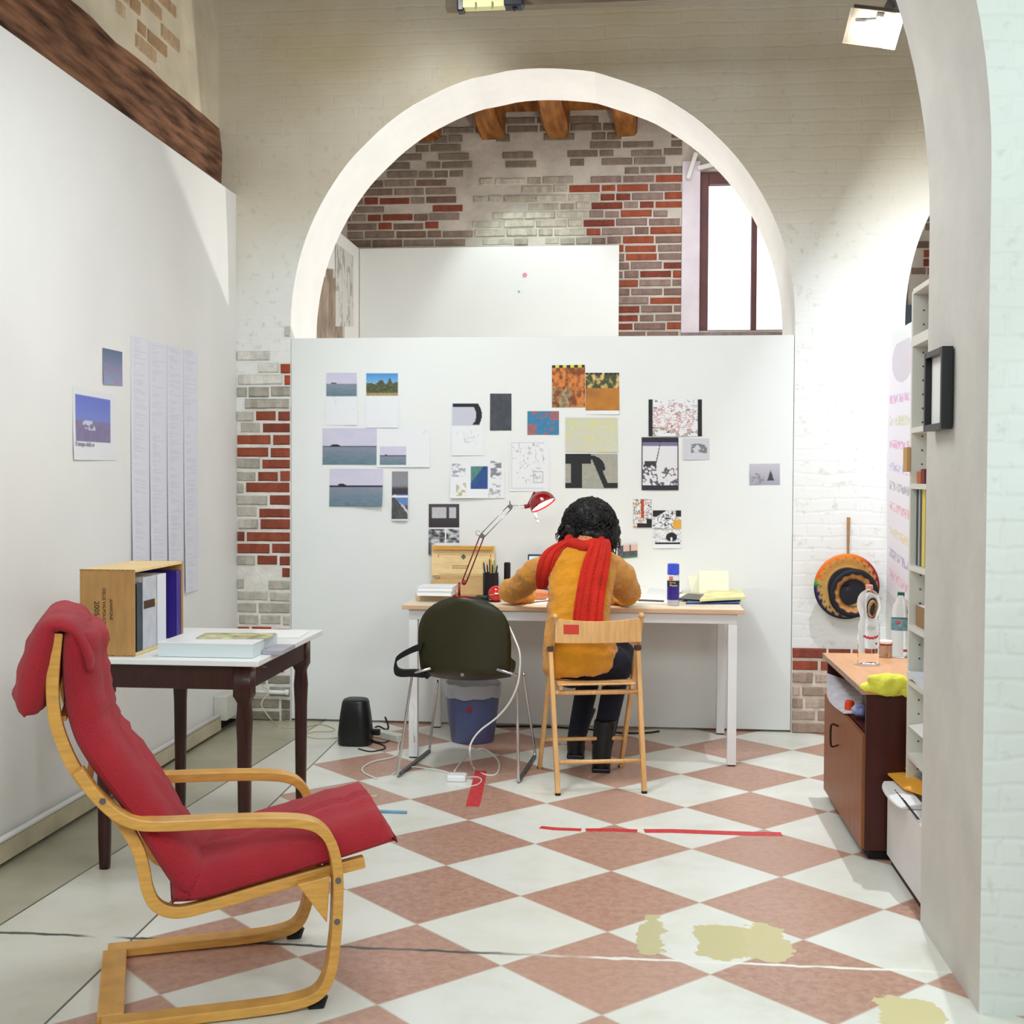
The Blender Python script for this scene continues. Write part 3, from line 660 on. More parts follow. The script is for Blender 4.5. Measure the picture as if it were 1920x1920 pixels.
book('thick silver grey book with a brown spine label in the crate', yb0+.052, yb0+.18, cz0+.262, mat('silver_cover', S(196, 198, 206), .35, var=.1, vs=20), extra=ex)
book('white booklet between the grey and the blue books in the crate', yb0+.182, yb0+.27, cz0+.262, mat('white_cover', S(226, 228, 236), .4))
book('deep blue folder at the far end of the crate', cb_-.06, cb_-.013, cz0+.262, mat('blue_cover', S(52, 34, 140), .4))
# flat white box and papers on the table
bx0, bx1 = AY(296, 1222, cf+.01).x, AY(474, 1222, cf+.01).x
wbx = T('flat_box', 'flat white cardboard box lying on the front of the white table', 'box', ((bx0+bx1)/2, cf+.01, TZ+.001))
b = MB(); b.box((bx0, cf+.01, TZ+.001), (bx1, cf+.3, TZ+.046)); wbx.part(b, 'box_base', mat('grey_white_card', S(214, 224, 226), .5), bevel=.0015)
b = MB(); b.box((bx0-.001, cf+.009, TZ+.046), (bx1+.001, cf+.301, TZ+.05)); wbx.part(b, 'box_lid', white_paint, bevel=.001)
def slab(name, lbl, cat, x0, x1, y0, y1, z, th, m, rz=0, grp=None, curl=0):
    cx, cy = (x0+x1)/2, (y0+y1)/2; t = MB(); w, d = (x1-x0)/2, (y1-y0)/2; n = 6; R = []
    M_ = Matrix.Rotation(rz, 3, 'Z')
    for i in range(n+1):
        u = -1+2*i/n; zz = curl*abs(u)**3
        R.append([V((cx, cy, z+zz))+M_ @ V((w*u, -d, 0)), V((cx, cy, z+zz*.3))+M_ @ V((w*u, d, 0)), V((cx, cy, z+zz*.3+th))+M_ @ V((w*u, d, 0)), V((cx, cy, z+zz+th))+M_ @ V((w*u, -d, 0))])
    t.rings(R); return one(t, name, m, lbl, cat, base=(cx, cy, z), group=grp)
slab('booklet', 'pale yellow printed booklet lying on top of the flat white box', 'booklet', bx0+.09, bx1+.06-.05, cf+.12, cf+.26, TZ+.0505, .004, mat('yellow_print', S(228, 222, 170), .6, var=.4, vs=18, var2=S(120, 116, 90)), .1)
slab('notebook', 'thin grey notebook lying right of the flat white box', 'notebook', bx1+.006, bx1+.075, cf+.1, cf+.27, TZ+.001, .014, mat('grey_cover', S(170, 168, 178), .6, var=.1))
slab('paper_sheet', 'white sheet lying at the far right corner of the white table', 'paper', TX1-.24, TX1-.03, TY1-.27, TY1-.05, TZ+.001, .002, paper, .06)
# ------------------------------------------------------------------ pictures and papers pinned to the walls
def sheet(name, lbl, cat, TL, TR, BR, BL, fn, nu=34, nv=26, out=V((0, -1, 0)), curl=.004, grp=None, back=.0006, pins=True):
    TL, TR, BR, BL = map(V, (TL, TR, BR, BL)); m = MB(); ids = []
    for j in range(nv+1):
        v = j/nv; row = []
        for i in range(nu+1):
            u = i/nu; p = (TL*(1-u)+TR*u)*(1-v)+(BL*(1-u)+BR*u)*v
            p = p + out*(back+curl*v*v*(.6+.4*math.sin(u*3+TL.x*5)))
            m.cc = fn(u, v); row.append(m.vert(p))
        ids.append(row)
    for j in range(nv):
        for i in range(nu): m.face((ids[j][i], ids[j+1][i], ids[j+1][i+1], ids[j][i+1]))
    return one(m, name, PIC, lbl, cat, base=(TL+TR)/2 if False else (BL+BR)/2, group=grp, solid=.0006)
PW = S(232, 233, 236)
def region(fn, x0, y0, x1, y1, bg=PW):
    def g(u, v):
        if x0 <= u <= x1 and y0 <= v <= y1: return fn((u-x0)/(x1-x0), (v-y0)/(y1-y0))
        return bg(u, v) if callable(bg) else bg
    return g
def sea(h=.5, dark=1, seed=0):
    def f(u, v):
        ht = .05*sst(.12, .2, u)*(1-sst(.24, .36, u))+.012
        if v < h-ht: return mix(S(196, 196, 220), S(214, 206, 222), fbm(u*4, v*6, seed))
        if v < h+.02: return S(34, 32, 40)
        return mix(mix(S(124, 134, 152), S(70, 112, 126), (v-h)/(1-h)), S(150, 156, 168), .5*fbm(u*9, v*30, seed+3))
    return f
def trees(u, v):
    t = .45+.25*(fbm(u*7, 2, 3)-.5)-.18*math.exp(-((u-.5)/.09)**2)-.2*math.exp(-((u-.75)/.05)**2)
    if v < t: return mix(S(60, 140, 206), S(140, 190, 222), v*1.6)
    if v > .86: return mix(S(190, 170, 120), S(140, 120, 80), fbm(u*20, v*20))
    return mix(S(28, 42, 34), S(110, 112, 72), fbm(u*16, v*22, 5))
def sketch(seed, dens=.62, ink_=(120, 124, 136), sc=9):
    def f(u, v):
        if not (.05 < u < .95 and .05 < v < .95): return PW
        n = fbm(u*sc, v*sc, seed, 2); l = abs(n-.5)
        if l < .02 and fbm(u*3, v*3, seed+9) > 1-dens: return mix(PW, S(*ink_), .65)
        return PW
    return f
def curve_black(u, v):
    d = math.hypot((u-.3)*1.3, v-.55); bx = (v < .14+.1*(1-u) and u > .03) or (.62 < d < .86 and u > .45 and v < .98)
    if u > .97 or v < .03 or (d > .86 and u > .6): return PW
    return S(18, 18, 26) if bx and not (u < .35 and v > .2) else S(196, 198, 210)
def darkgrey(u, v): return mix(S(74, 80, 88), S(50, 52, 60), fbm(u*8, v*12, 3))
def bluephoto(u, v): return mix(S(26, 50, 140), S(40, 96, 130), fbm(u*4, v*4, 2)) if u+v > .75 else mix(S(96, 150, 130), S(60, 110, 120), fbm(u*6, v*6))
def doodles(u, v):
    c = sketch(31, .35, (196, 198, 206))(u, v)
    for (x0, y0, x1, y1, k) in ((.03, .1, .27, .45, (150, 154, 166)), (.74, .03, .95, .48, (110, 114, 126)), (.1, .6, .3, .95, (176, 176, 110)), (.7, .62, .92, .98, (160, 162, 168))):
        if x0 < u < x1 and y0 < v < y1: c = mix(PW, S(*k), .9*sst(.45, .6, fbm(u*16, v*16, int(x0*50))))
    return c
def linemap(u, v):
    if not (.04 < u < .88 and .03 < v < .95): return PW
    d = math.hypot(u-.5, v-.3); n = fbm(u*10, v*10, 12, 2); c = PW
    if abs(n-.5) < .02 and d < .5+.3*vn(u*4, v*4, 9)-.15: c = mix(PW, S(120, 122, 132), .6)
    if abs(max(abs(u-.72)*1.1, abs(v-.72)*1.2)-.13) < .012: c = S(160, 162, 172)
    if u < .055 or u > .87 or v < .045 or v > .935: c = S(200, 202, 214)
    return c
def bluemap(u, v):
    n = fbm(u*5, v*4, 6); return mix(S(180, 110, 110), S(120, 86, 100), fbm(u*14, v*14)) if (n > .62 or (u < .3 and v > .55) or (u > .7 and v < .4)) else mix(S(46, 116, 160), S(60, 130, 170), fbm(u*9, v*9, 3))
def autumn(u, v):
    if v < .07: return S(226, 206, 60) if (int(u*9) % 2) else S(14, 14, 12)
    n = fbm(u*11, v*11, 3); return mix(S(120, 60, 18), S(216, 128, 52), sst(.3, .7, n)) if not (u < .6 and v > .55 and n > .5) else mix(S(196, 180, 140), S(40, 56, 40), fbm(u*20, v*20))
def amber(u, v):
    if v < .05 and int(u*14) % 2 == 0: return S(14, 14, 12)
    if v > .9: return PW
    if v < .38: return mix(S(60, 70, 30), S(226, 190, 120), sst(.4, .65, fbm(u*8, v*9, 2)))
    return mix(S(206, 134, 30), S(160, 100, 30), fbm(u*3, v*4, 8)+.3*(1-u)*v)
def yellowdraw(u, v):
    n = fbm(u*9, v*7, 17, 3); return mix(S(204, 204, 196), S(210, 208, 150), 1 if abs(n-.5) < .06 else fbm(u*30, v*30)*.4)
def blackshape(u, v):
    bgc = mix(S(176, 174, 150), S(150, 150, 148), fbm(u*24, v*24, 5))
    k = (v < .3 and u < .5) or (.1 < u < .32 and v > .25) or (math.hypot((u-.45)/.34, (v-.42)/.42) > .62 and math.hypot((u-.45)/.5, (v-.42)/.62) < .62 and v < .5) or (abs(u-(.55+.22*(v-.1)/.8)) < .055 and v > .15) or (v > .84 and (u > .76 or u < .2))
    return S(22, 22, 26) if k else bgc
def redmap(u, v):
    if u < .075 or u > .925: return S(18, 16, 18)
    n = fbm(u*9, v*8, 23, 3); c = PW
    if abs(n-.5) < .018: c = S(90, 80, 80)
    if math.hypot(u-.45, v-.5) < .42 and abs(fbm(u*15, v*15, 4)-.5) < .06: c = mix(c, S(200, 110, 96), .7)
    if v > .75 and n > .5: c = mix(c, S(150, 110, 70), .6)
    return c
def bwcourt(u, v):
    if v < .1 or v > .9: return mix(S(20, 18, 28), S(50, 44, 60), fbm(u*20, v*20))
    if u < .03 or u > .97: return S(60, 58, 66)
    n = fbm(u*6, v*9, 33, 3); c = S(226, 224, 228)
    if v < .17: c = S(120, 112, 150)
    if .45 < v < .55 and u < .4 and n > .4: c = S(50, 50, 52)
    if v > .55 and abs(n-.5) < .05+.1*(v-.55): c = S(90, 84, 96)
    if abs(u-.45+.3*(v-.3)) < .015 and v < .5: c = S(90, 90, 96)
    return c
def creature(u, v):
    c = S(206, 206, 212); n = fbm(u*9, v*8, 41)
    if abs((v-.45)-.8*(u-.55)**2) < .2 and .3 < u < .92 and n > .42: c = mix(c, S(84, 86, 92), .8)
    return c
def tinytree(u, v):
    c = mix(S(196, 192, 202), S(160, 158, 172), v)
    if abs(u-.7) < .22*(v-.3) and v < .82: c = S(60, 62, 66)
    if v > .45 and u < .5 and fbm(u*9, v*9) > .55: c = S(140, 138, 146)
    return c
def room_bw(u, v):
    if (.1 < u < .58 or .66 < u < .9) and .15 < v < .6: return mix(S(176, 176, 184), S(206, 206, 212), fbm(u*12, v*12))
    return mix(S(76, 70, 74), S(48, 40, 44), v)
def two_bw(u, v):
    if abs(u-.56) < .03: return PW
    return mix(S(60, 60, 64), S(206, 208, 214), sst(.3, .7, fbm(u*7+3, v*6, 9)))
def strip_bw(u, v):
    if abs(v-.505) < .025 or v > .96: return PW
    if v < .48: return mix(S(150, 148, 156), S(60, 54, 62), sst(.55, .75, v*2)+.3*fbm(u*9, v*20))
    w = (v-.53)/.43
    if u > .3 and w < .35 and u > w*2: return S(96, 130, 186)
    if abs(u-.3-w) < .08: return S(206, 196, 200)
    return mix(S(96, 98, 96), S(56, 54, 60), fbm(u*9, v*20))
def tower(u, v):
    if .42 < u < .6 and v < .66: return S(180, 74, 40)
    if v > .86 and u > .2 or (u > .72 and v > .7): return S(24, 20, 22)
    n = fbm(u*9, v*12, 50); return S(80, 74, 78) if abs(n-.5) < .04 else (S(206, 150, 80) if n > .66 else PW)
def desk_draw(u, v):
    if v < .35 and (u < .5 - v or u > .8): return S(20, 20, 24)
    if u > .72 and v > .5: return S(226, 166, 60)
    n = fbm(u*8, v*8, 60); return S(60, 60, 70) if abs(n-.5) < .05 else PW
def mushroom(u, v):
    if math.hypot((u-.66)/.2, (v-.4)/.24) < 1 and not (abs(u-.66) < .04 and v > .4): return S(22, 22, 26)
    if .68 < v < .78 and .08 < u < .96: return S(24, 24, 28)
    n = fbm(u*10, v*8, 62); return S(150, 152, 158) if abs(n-.5) < .03 and v < .7 else PW
def village(u, v):
    if v > .84: return S(60, 110, 80)
    if v < .12: return S(220, 216, 222)
    if .3 < u and v < .55: return S(226, 190, 170) if abs(u-.64) > .03 else S(120, 110, 120)
    return mix(S(110, 108, 120), S(50, 48, 60), fbm(u*10, v*10))
PY = WB-.001
def P4(x0, y0, x1, y1, tl=0): return (AY(x0, y0, PY), AY(x1, y0+tl, PY), AY(x1, y1+tl, PY), AY(x0, y1, PY))
G = 'pictures pinned on the white panel'
def pin(name, lbl, cat, box, fn, nu=34, nv=26, curl=.006, tl=0): return sheet(name, lbl, cat, *P4(*box, tl), fn, nu, nv, curl=curl, grp=G)
pin('pinned_print', 'small sea view above a blank pencil sheet, top left of the pinned pictures', 'picture', (611, 699, 670, 797), region(sea(.48, seed=1), .02, 0, .98, .44, sketch(1, .3, (190, 192, 204))), 34, 50)
pin('pinned_print', 'photo of trees under a blue sky, second in the top left row of the panel', 'picture', (686, 699, 747, 802), region(trees, .01, .01, .98, .42, sketch(2, .25, (190, 192, 204))), 40, 56)
pin('pinned_photo', 'wide photo of a grey lagoon and skyline, upper of the two large sea photos', 'photo', (605, 803, 706, 871), sea(.5, seed=4), 60, 44)
pin('pinned_print', 'white sheet with a small sea photo, right of the upper large sea photo', 'picture', (706.5, 803, 806, 876), region(sea(.5, seed=6), .06, .47, .55, .95, sketch(3, .3, (196, 198, 210))), 60, 44, curl=.01)
pin('pinned_photo', 'wide lagoon photo curling at its foot, lower of the two large sea photos', 'photo', (618, 879, 718, 949), sea(.46, seed=8), 60, 44, curl=.03)
pin('photo_strip', 'narrow vertical strip of two dim photos below the sea photos', 'photo', (735, 884, 765, 976), strip_bw, 16, 50, curl=.02)
pin('pinned_print', 'print with a thick black curve over a faint drawing, beside the dark grey print', 'picture', (847, 754, 907, 854), region(curve_black, .01, .01, .98, .44, sketch(5, .4, (186, 188, 198), 7)), 44, 60)
pin('pinned_print', 'plain dark grey upright print left of the blue map print', 'picture', (919, 738, 959, 807), darkgrey, 20, 30)
pin('pinned_drawing', 'sheet of small doodles around a blue photo, above the lamp arm', 'drawing', (845, 862, 946, 934), region(bluephoto, .38, .17, .69, .75, doodles), 60, 44, curl=.02)
pin('pinned_drawing', 'line drawing of a plan in thin pencil on white, above the red lamp shade', 'drawing', (956, 826, 1030, 921), linemap, 60, 70, curl=.008)
pin('pinned_print', 'small blue print with coral coloured patches', 'picture', (989, 771, 1048, 815), bluemap, 40, 30)
pin('pinned_print', 'rust coloured foliage print with a black and yellow top edge', 'picture', (1035, 685, 1097, 764), autumn, 44, 56, tl=-1)
pin('pinned_print', 'glowing amber landscape print beside the rust foliage print', 'picture', (1098, 699, 1161, 777), amber, 44, 50)
pin('pinned_drawing', 'pale yellow and grey drawing above the black shape print', 'drawing', (1060, 783, 1158, 848), yellowdraw, 60, 40)
pin('pinned_print', 'print of a black leg like shape on speckled grey', 'picture', (1060, 851, 1158, 915), blackshape, 70, 50)
pin('pinned_drawing', 'black and red ink map between two black side bars', 'drawing', (1216, 749, 1316, 818), redmap, 70, 50)
pin('pinned_drawing', 'upright ink drawing with dark top and bottom bands, beside the creature sketch', 'drawing', (1203, 820, 1272, 919), bwcourt, 56, 70)
pin('pinned_drawing', 'small grey pencil sketch of a curled creature', 'drawing', (1280, 822, 1330, 862), creature, 40, 34)
pin('pinned_photo', 'small pale photo of a fir tree pinned alone near the right edge of the panel', 'photo', (1405, 870, 1462, 909), tinytree, 40, 30, tl=-1)
pin('pinned_photo', 'dark photo of a window wall above two small photos, behind the wooden box', 'photo', (804, 945, 861, 1040), lambda u, v: room_bw(u, v/.47) if v < .47 else (PW if v < .5 else (two_bw(u, (v-.5)/.27) if v < .77 else mix(S(60, 58, 62), PW, sst(0, .3, u)))), 44, 70, curl=.01)
pin('pinned_drawing', 'small drawing of a red brown tower, right of the seated person', 'drawing', (1187, 936, 1222, 989), tower, 30, 44)
pin('pinned_drawing', 'small black and white drawing with an orange corner above the mushroom drawing', 'drawing', (1224, 957, 1277, 991), desk_draw, 40, 30)
pin('pinned_drawing', 'small drawing of a black mushroom shape over a black bar', 'drawing', (1224, 993, 1277, 1028), mushroom, 44, 30)
pin('pinned_photo', 'small tilted photo of houses beside the seated person\'s shoulder', 'photo', (1158, 1020, 1195, 1047), village, 36, 28, tl=-3)
# left wall pictures
def X4(x0, yl0, x1, yr0, yr1, yl1, X=PXL+.0005): return (AX(x0, yl0, X), AX(x1, yr0, X), AX(x1, yr1, X), AX(x0, yl1, X))
OX = V((1, 0, 0))
def harbour(u, v):
    if v < .55: return mix(S(104, 120, 206), S(138, 150, 212), v)
    if .18 < u < .55 and v < .75 and fbm(u*9, v*9, 3) > .5: return S(206, 206, 226)
    return mix(S(150, 130, 170), S(120, 116, 150), fbm(u*12, v*8))
hb = sheet('pinned_print', 'blue harbour print with a caption below, pinned low on the left wall', 'picture', *X4(136, 725, 218, 741, 863, 862), region(harbour, .06, .09, .84, .74, PW), 50, 60, out=OX, curl=.006, grp='pictures pinned on the left wall')
text('caption', 'Il tempo della m', mat('caption_grey', S(120, 124, 140), .8), hb, Matrix.Translation(AX(160, 833, PXL+.007)-hb.location) @ Matrix(((0, 0, 1, 0), (1, 0, 0, 0), (0, 1, 0, 0), (0, 0, 0, 1))), .026, .0003)
def smallblue(u, v): return mix(mix(S(96, 112, 140), S(150, 160, 196), v), S(196, 120, 150), .5*sst(.55, .7, fbm(u*7, v*9, 3))*(v > .4))
sheet('pinned_print', 'small grey blue print with pink marks, pinned above the harbour print', 'picture', *X4(192, 652, 229, 660, 724, 720), smallblue, 24, 34, out=OX, curl=.006, grp='pictures pinned on the left wall')
def lines(seed):
    def f(u, v):
        r = v*150; k = int(r); bg = mix(S(232, 232, 242), S(226, 227, 239), fbm(u*3, v*14, seed))
        if .1 < u < .1+.8*h2(k, seed) and (k % 5) and r-k < .45: return mix(bg, S(186, 186, 206), .35)
        return bg
    return f
for k, (a, c, t0, t1, b0, b1, w) in enumerate(((245, 279, 628, 636, 1095, 1098, 'leftmost'), (280, 312, 640, 646, 1112, 1108, 'second from the left'), (313, 343, 647, 654, 1122, 1115, 'third from the left'), (344, 371, 654, 660, 1112, 1106, 'rightmost'))):
    sheet('paper_strip', 'lavender white strip of fine text on the left wall, %s of four' % w, 'paper strip', *X4(a, t0, c, t1, b1, b0), lines(k+3), 10, 300, out=OX, curl=.012, grp='long text strips on the left wall')
# painted mural piece on the rear-left partition and small marks on the rear panel
def mural(u, v):
    t = fbm(u*14, v*3, 5); return mix(S(206, 200, 188), mix(S(120, 100, 80), S(176, 150, 130), t), sst(.35, .5, fbm(u*5, v*2.4, 8)+.25*(v-.5)))
RX = -2.1243
def rock(u, v):
    w = .5+.5*v; c = abs(u-.45)
    if v < .12 and c > .12: return S(206, 204, 196)
    if c > w*.5+.06*(vn(v*12, 3)-.5): return mix(S(210, 208, 200), S(170, 164, 150), fbm(u*6, v*9))
    t = fbm(u*13, v*4, 5); return mix(S(104, 86, 70), S(196, 172, 150), t)
sheet('painted_canvas', 'grey brown painting of a robed rock like figure in the room behind the arch', 'painting', *X4(592, 500, 646, 508, 640, 640, RX), rock, 60, 80, out=OX, curl=0)
sheet('pencil_drawing', 'pale grey scribbled drawing on the far left partition behind the arch', 'drawing', *X4(628, 455, 662, 480, 612, 612, RX), lambda u, v: mix(S(214, 212, 204), S(150, 150, 140), .8 if abs(fbm(u*7, v*2.2, 9)-.5) < .05 else 0), 40, 60, out=OX, curl=0, back=.003)
for px, py, c, r, w in ((984, 516, S(222, 150, 160), .02, 'pink'), (973, 547, S(130, 186, 176), .01, 'green')):
    q = AY(px, py, RY-.1); b = MB(); b.lathe([(r*(.7+.3*((k % 2))), 0.0) for k in (0,)] + [(r, .002)], (q.x, q.y, q.z), (0, -1, 0), 7)
    one(b, 'paint_mark', mat('mark_'+w, c, .8), 'tiny %s paint mark on the white panel of the rear room' % w, 'mark', base=q)
# long handwritten poster on the side panel at right
SX = 1.342
def poster(u, v):
    if math.hypot((u-.62)/.42, (v-.07)/.085) < 1: return mix(S(206, 206, 216), S(226, 190, 200), .5*fbm(u*9, v*20))
    rows = ((.215, (206, 130, 196)), (.3, (196, 204, 140)), (.395, (226, 120, 176)), (.485, (150, 154, 214)), (.56, (140, 140, 150)), (.645, (230, 120, 130)), (.745, (226, 206, 130)), (.83, (140, 140, 190)), (.915, (236, 150, 190)))
    for y, c in rows:
        if abs(v-y) < .017 and .1 < u < .9 and h2(int(u*26), int(y*100), int((v-y)*160)) > .42: return mix(S(236, 230, 238), S(*c), .62)
    return S(236, 230, 238)
sheet('handwritten_poster', 'long white poster with rows of coloured handwriting on the right side panel', 'poster', *X4(1664, 655, 1712, 628, 1160, 1106, SX), poster, 60, 240, out=V((-1, 0, 0)), curl=.004)
# ------------------------------------------------------------------ desk
DX0, DX1, DY0, DY1, DZ = AY(753, 1137, 5.82).x, AY(1396, 1137, 5.82).x, 5.82, 6.66, .742
dk = T('work_desk', 'long white framed work desk with a wood edged top against the white panel', 'desk', ((DX0+DX1)/2, (DY0+DY1)/2, 0))
b = MB(); b.box((DX0, DY0, DZ-.02), (DX1, DY1, DZ)); dk.part(b, 'desktop', mat('desktop', S(214, 176, 140), .4, var=.06, vs=6, stretch=(1, 6, 6)), bevel=.002)
b = MB(); b.box((DX0+.003, DY0+.003, DZ), (DX1-.003, DY1-.003, DZ+.0012)); dk.part(b, 'desk_surface', mat('desk_surface', S(232, 216, 190), .4, var=.05))
b = MB(); q = .03
b.box((DX0+.03, DY0+q, .672), (DX1-.03, DY0+q+.03, DZ-.02)); b.box((DX0+.03, DY1-.07, .672), (DX1-.03, DY1-.04, DZ-.02)); b.box((DX0+.031, DY0+q+.0305, .673), (DX0+.06, DY1-.0705, DZ-.021)); b.box((DX1-.06, DY0+q+.0305, .673), (DX1-.031, DY1-.0705, DZ-.021))
dk.part(b, 'desk_frame', white_paint, bevel=.002)
for x in (DX0+.03, DX1-.072):
    for y in (DY0+q, DY1-.082):
        b = MB(); b.box((x, y, .006), (x+.042, y+.042, .6715)); lg = dk.part(b, 'leg', white_paint, bevel=.002)
        b = MB(); b.box((x+.003, y+.003, 0), (x+.039, y+.039, .008)); dk.part(b, 'foot_cap', black_plastic, parent=lg)
TZD = DZ+.0018
def D(px, py, dz=0): return AZ(px, py, TZD+dz)
# wooden wine box with open lid
by0, by1 = 6.36, 6.615
wl, wr_ = AY(808, 1100, by0).x, AY(926, 1100, by0).x; wz = AY(866, 1087, by0).z
wx = T('wooden_box', 'pale wooden wine box standing open on the desk, lid up against the panel', 'box', ((wl+wr_)/2, by0, TZD))
b = MB(); b.box((wl, by0, TZD), (wr_, by0+.01, wz)); b.box((wl, by1-.01, TZD), (wr_, by1, wz)); b.box((wl, by0+.01, TZD), (wl+.01, by1-.01, wz)); b.box((wr_-.01, by0+.01, TZD), (wr_, by1-.01, wz)); b.box((wl+.01, by0+.01, TZD), (wr_-.01, by1-.01, TZD+.008))
wx.part(b, 'box_body', mat('box_pine', S(206, 172, 120), .6, var=.12, vs=5, stretch=(1.5, 8, 8)), bevel=.001)
lz = AY(866, 1023, 6.62).z; ll, lr = AY(809, 1050, 6.62).x, AY(927, 1050, 6.62).x
b = MB(); b.prism([(ll, 6.61, wz+.001), (lr, 6.61, wz+.001), (lr, 6.635, lz), (ll, 6.635, lz)], (0, 0, 0), (0, .012, 0)); lid = wx.part(b, 'box_lid', pale_wood, bevel=.001)
b = MB(); b.box((ll+.006, 6.605, lz-.022), (lr-.006, 6.634, lz-.003)); wx.part(b, 'lid_batten', birch, parent=lid)
def onlid(px, py): q_ = AY(px, py, 6.612); return q_
b = MB()
for x0_, y0_, x1_, y1_ in ((822, 1040, 919, 1041), (822, 1076, 919, 1077), (821, 1040, 822, 1077), (919, 1040, 920, 1077)): 
    a, c = onlid(x0_, y0_), onlid(x1_, y1_); t = .025*(a.z-wz)/(lz-wz); b.box((a.x, 6.607+t, c.z), (c.x, 6.612+t, a.z))
for r in range(2):
    for k in range(9):
        a = onlid(848+k*3.4, 1060+r*4); t = .025*(a.z-wz)/(lz-wz); b.box((a.x, 6.607+t, a.z-.006), (a.x+.006, 6.611+t, a.z))
wx.part(b, 'printed_frame', mat('faded_print', S(150, 124, 84), .8), parent=lid)
a = onlid(868.5, 1044); t = .025*(a.z-wz)/(lz-wz)
b = MB(); b.prism([(a.x-.013, 6.606+t, a.z), (a.x, 6.606+t, a.z+.016), (a.x+.013, 6.606+t, a.z), (a.x, 6.606+t, a.z-.016)], (0, 0, 0), (0, .004, 0)); wx.part(b, 'emblem', mat('emblem_grey', S(96, 104, 84), .8), parent=lid)
# books left of the lamp
def bk(lbl, px0, px1, yb, th, dz, depth, cm, grp='books stacked on the desk', pg=None):
    a, c = D(px0, yb, dz), D(px1, yb, dz); t = T('book', lbl, 'book', ((a.x+c.x)/2, a.y, TZD+dz), group=grp); y1 = a.y+depth
    b = MB(); z0 = TZD+dz; b.box((a.x, a.y, z0), (c.x, y1, z0+.002)); b.box((a.x, a.y, z0+th-.002), (c.x, y1, z0+th)); b.box((a.x, a.y, z0+.002), (a.x+.002, y1, z0+th-.002)); t.part(b, 'cover', cm)
    b = MB(); b.box((a.x+.002, a.y+.003, z0+.002), (c.x-.003, y1-.003, z0+th-.002)); t.part(b, 'page_block', pg or paper)
cream_c = mat('cream_cover', S(222, 202, 160), .6, var=.06)
bk('tan covered book at the bottom of the book pile left of the lamp', 779, 851, 1125, .03, 0, .2, cream_c, pg=cream_c)
bk('white book in the middle of the pile left of the lamp', 781, 848, 1117, .022, .031, .18, mat('white_cover2', S(226, 224, 236), .5))
bk('white book on top of the pile left of the lamp', 783, 850, 1108, .02, .054, .18, mat('white_cover3', S(238, 238, 244), .5))
# clamp lamp
LY = 6.12
lred = mat('lamp_red', S(140, 12, 20), .18, coat=.6)
bp_ = AY(866, 1120, LY)
lp = T('desk_lamp', 'red articulated desk lamp with a domed shade, switched on over the desk', 'lamp', (bp_.x, LY, TZD))
b = MB(); a, c = AY(850, 1118, LY), AY(902, 1118, LY); b.box((a.x, LY-.05, TZD), (c.x, LY+.05, TZD+.022)); lp.part(b, 'base', lred, bevel=.008)
P0 = AY(861, 1112, LY); P1 = AY(870, 1092, LY); E0 = AY(904, 1005, LY); T0 = AY(957, 950, LY); H0 = AY(988, 950, LY)
b = MB(); b.tube([(P0.x, LY, TZD+.02), (P0.x, LY, P1.z)], .006, 8); b.ball(P1, .014); lp.part(b, 'swivel', lred, smooth=True)
sx = V((.011, 0, 0))
b = MB(); b.tube([P1-sx, E0-sx], .0032, 8); b.tube([P1+sx, E0+sx], .0032, 8); lp.part(b, 'lower_arm', mat('arm_red', S(110, 24, 20), .3, metal=.5), smooth=True)
up = V((-.008, 0, .008))
b = MB(); b.tube([E0+up, T0+up], .0028, 8); b.tube([E0-up, T0-up], .0028, 8); b.tube([E0+V((-.01, 0, .02)), E0+V((-.02, 0, .028)), E0+V((-.032, 0, .02)), E0+V((-.03, 0, .005)), E0], .002, 6); lp.part(b, 'upper_arm', chrome, smooth=True)
b = MB(); b.lathe([(.012, -.008), (.012, .008)], E0, (0, -1, 0), 12); lp.part(b, 'joint', steel)
b = MB(); b.lathe([(.012, -.008), (.012, .008)], T0, (0, -1, 0), 12); b.tube([T0+V((-.004, 0, .03)), T0], [.002, .006], 6); lp.part(b, 'joint', steel)
b = MB(); b.tube(cable([T0, (T0+H0)/2+V((0, 0, -.012)), H0]), .0022, 6); b.tube([T0+V((0, 0, .005)), H0+V((0, 0, .006))], .002, 6); lp.part(b, 'spring', chrome, smooth=True)
SHc = AY(1017, 944, LY-.02); ax = V((.5, -.2, -.84)).normalized()
def shade_ring(a_, o): return [(a_*math.sin(t), -a_*math.cos(t)*.92+o) for t in [PI/2*k/9 for k in range(1, 10)]]
prof = [(.012, -.062)] + shade_ring(.066, 0.0) + [(.068, .012)]
inner = [(.065, .012)] + [(r*.94, h+.003) for r, h in reversed(shade_ring(.066, 0.0))]
b = MB(); b.lathe(prof+inner, SHc, ax, 28, cap=False); sh = lp.part(b, 'lamp_shade', lred, smooth=True)
b = MB(); b.lathe([(r, h) for r, h in inner[1:]][::1], SHc+ax*.001, ax, 28, cap=False); lp.part(b, 'shade_lining', mat('lining_white', S(250, 250, 245), .4), parent=sh, smooth=True)
b = MB(); b.tube([H0-V((.012, 0, 0)), H0+V((.012, 0, .004)), SHc-ax*.062], [.012, .014, .016], 10); lp.part(b, 'lamp_neck', lred, smooth=True)
bulb_m = mat('lit_bulb', S(255, 244, 214), .3, emit=45)
b = MB(); b.ball(SHc-ax*.008, .024); lp.part(b, 'bulb', bulb_m, smooth=True)
b = MB(); b.tube([AY(1003, 962, LY), AY(1006, 973, LY)], .006, 8); b.ball(AY(1008, 978, LY), .007); lp.part(b, 'switch_knob', white_paint, smooth=True)
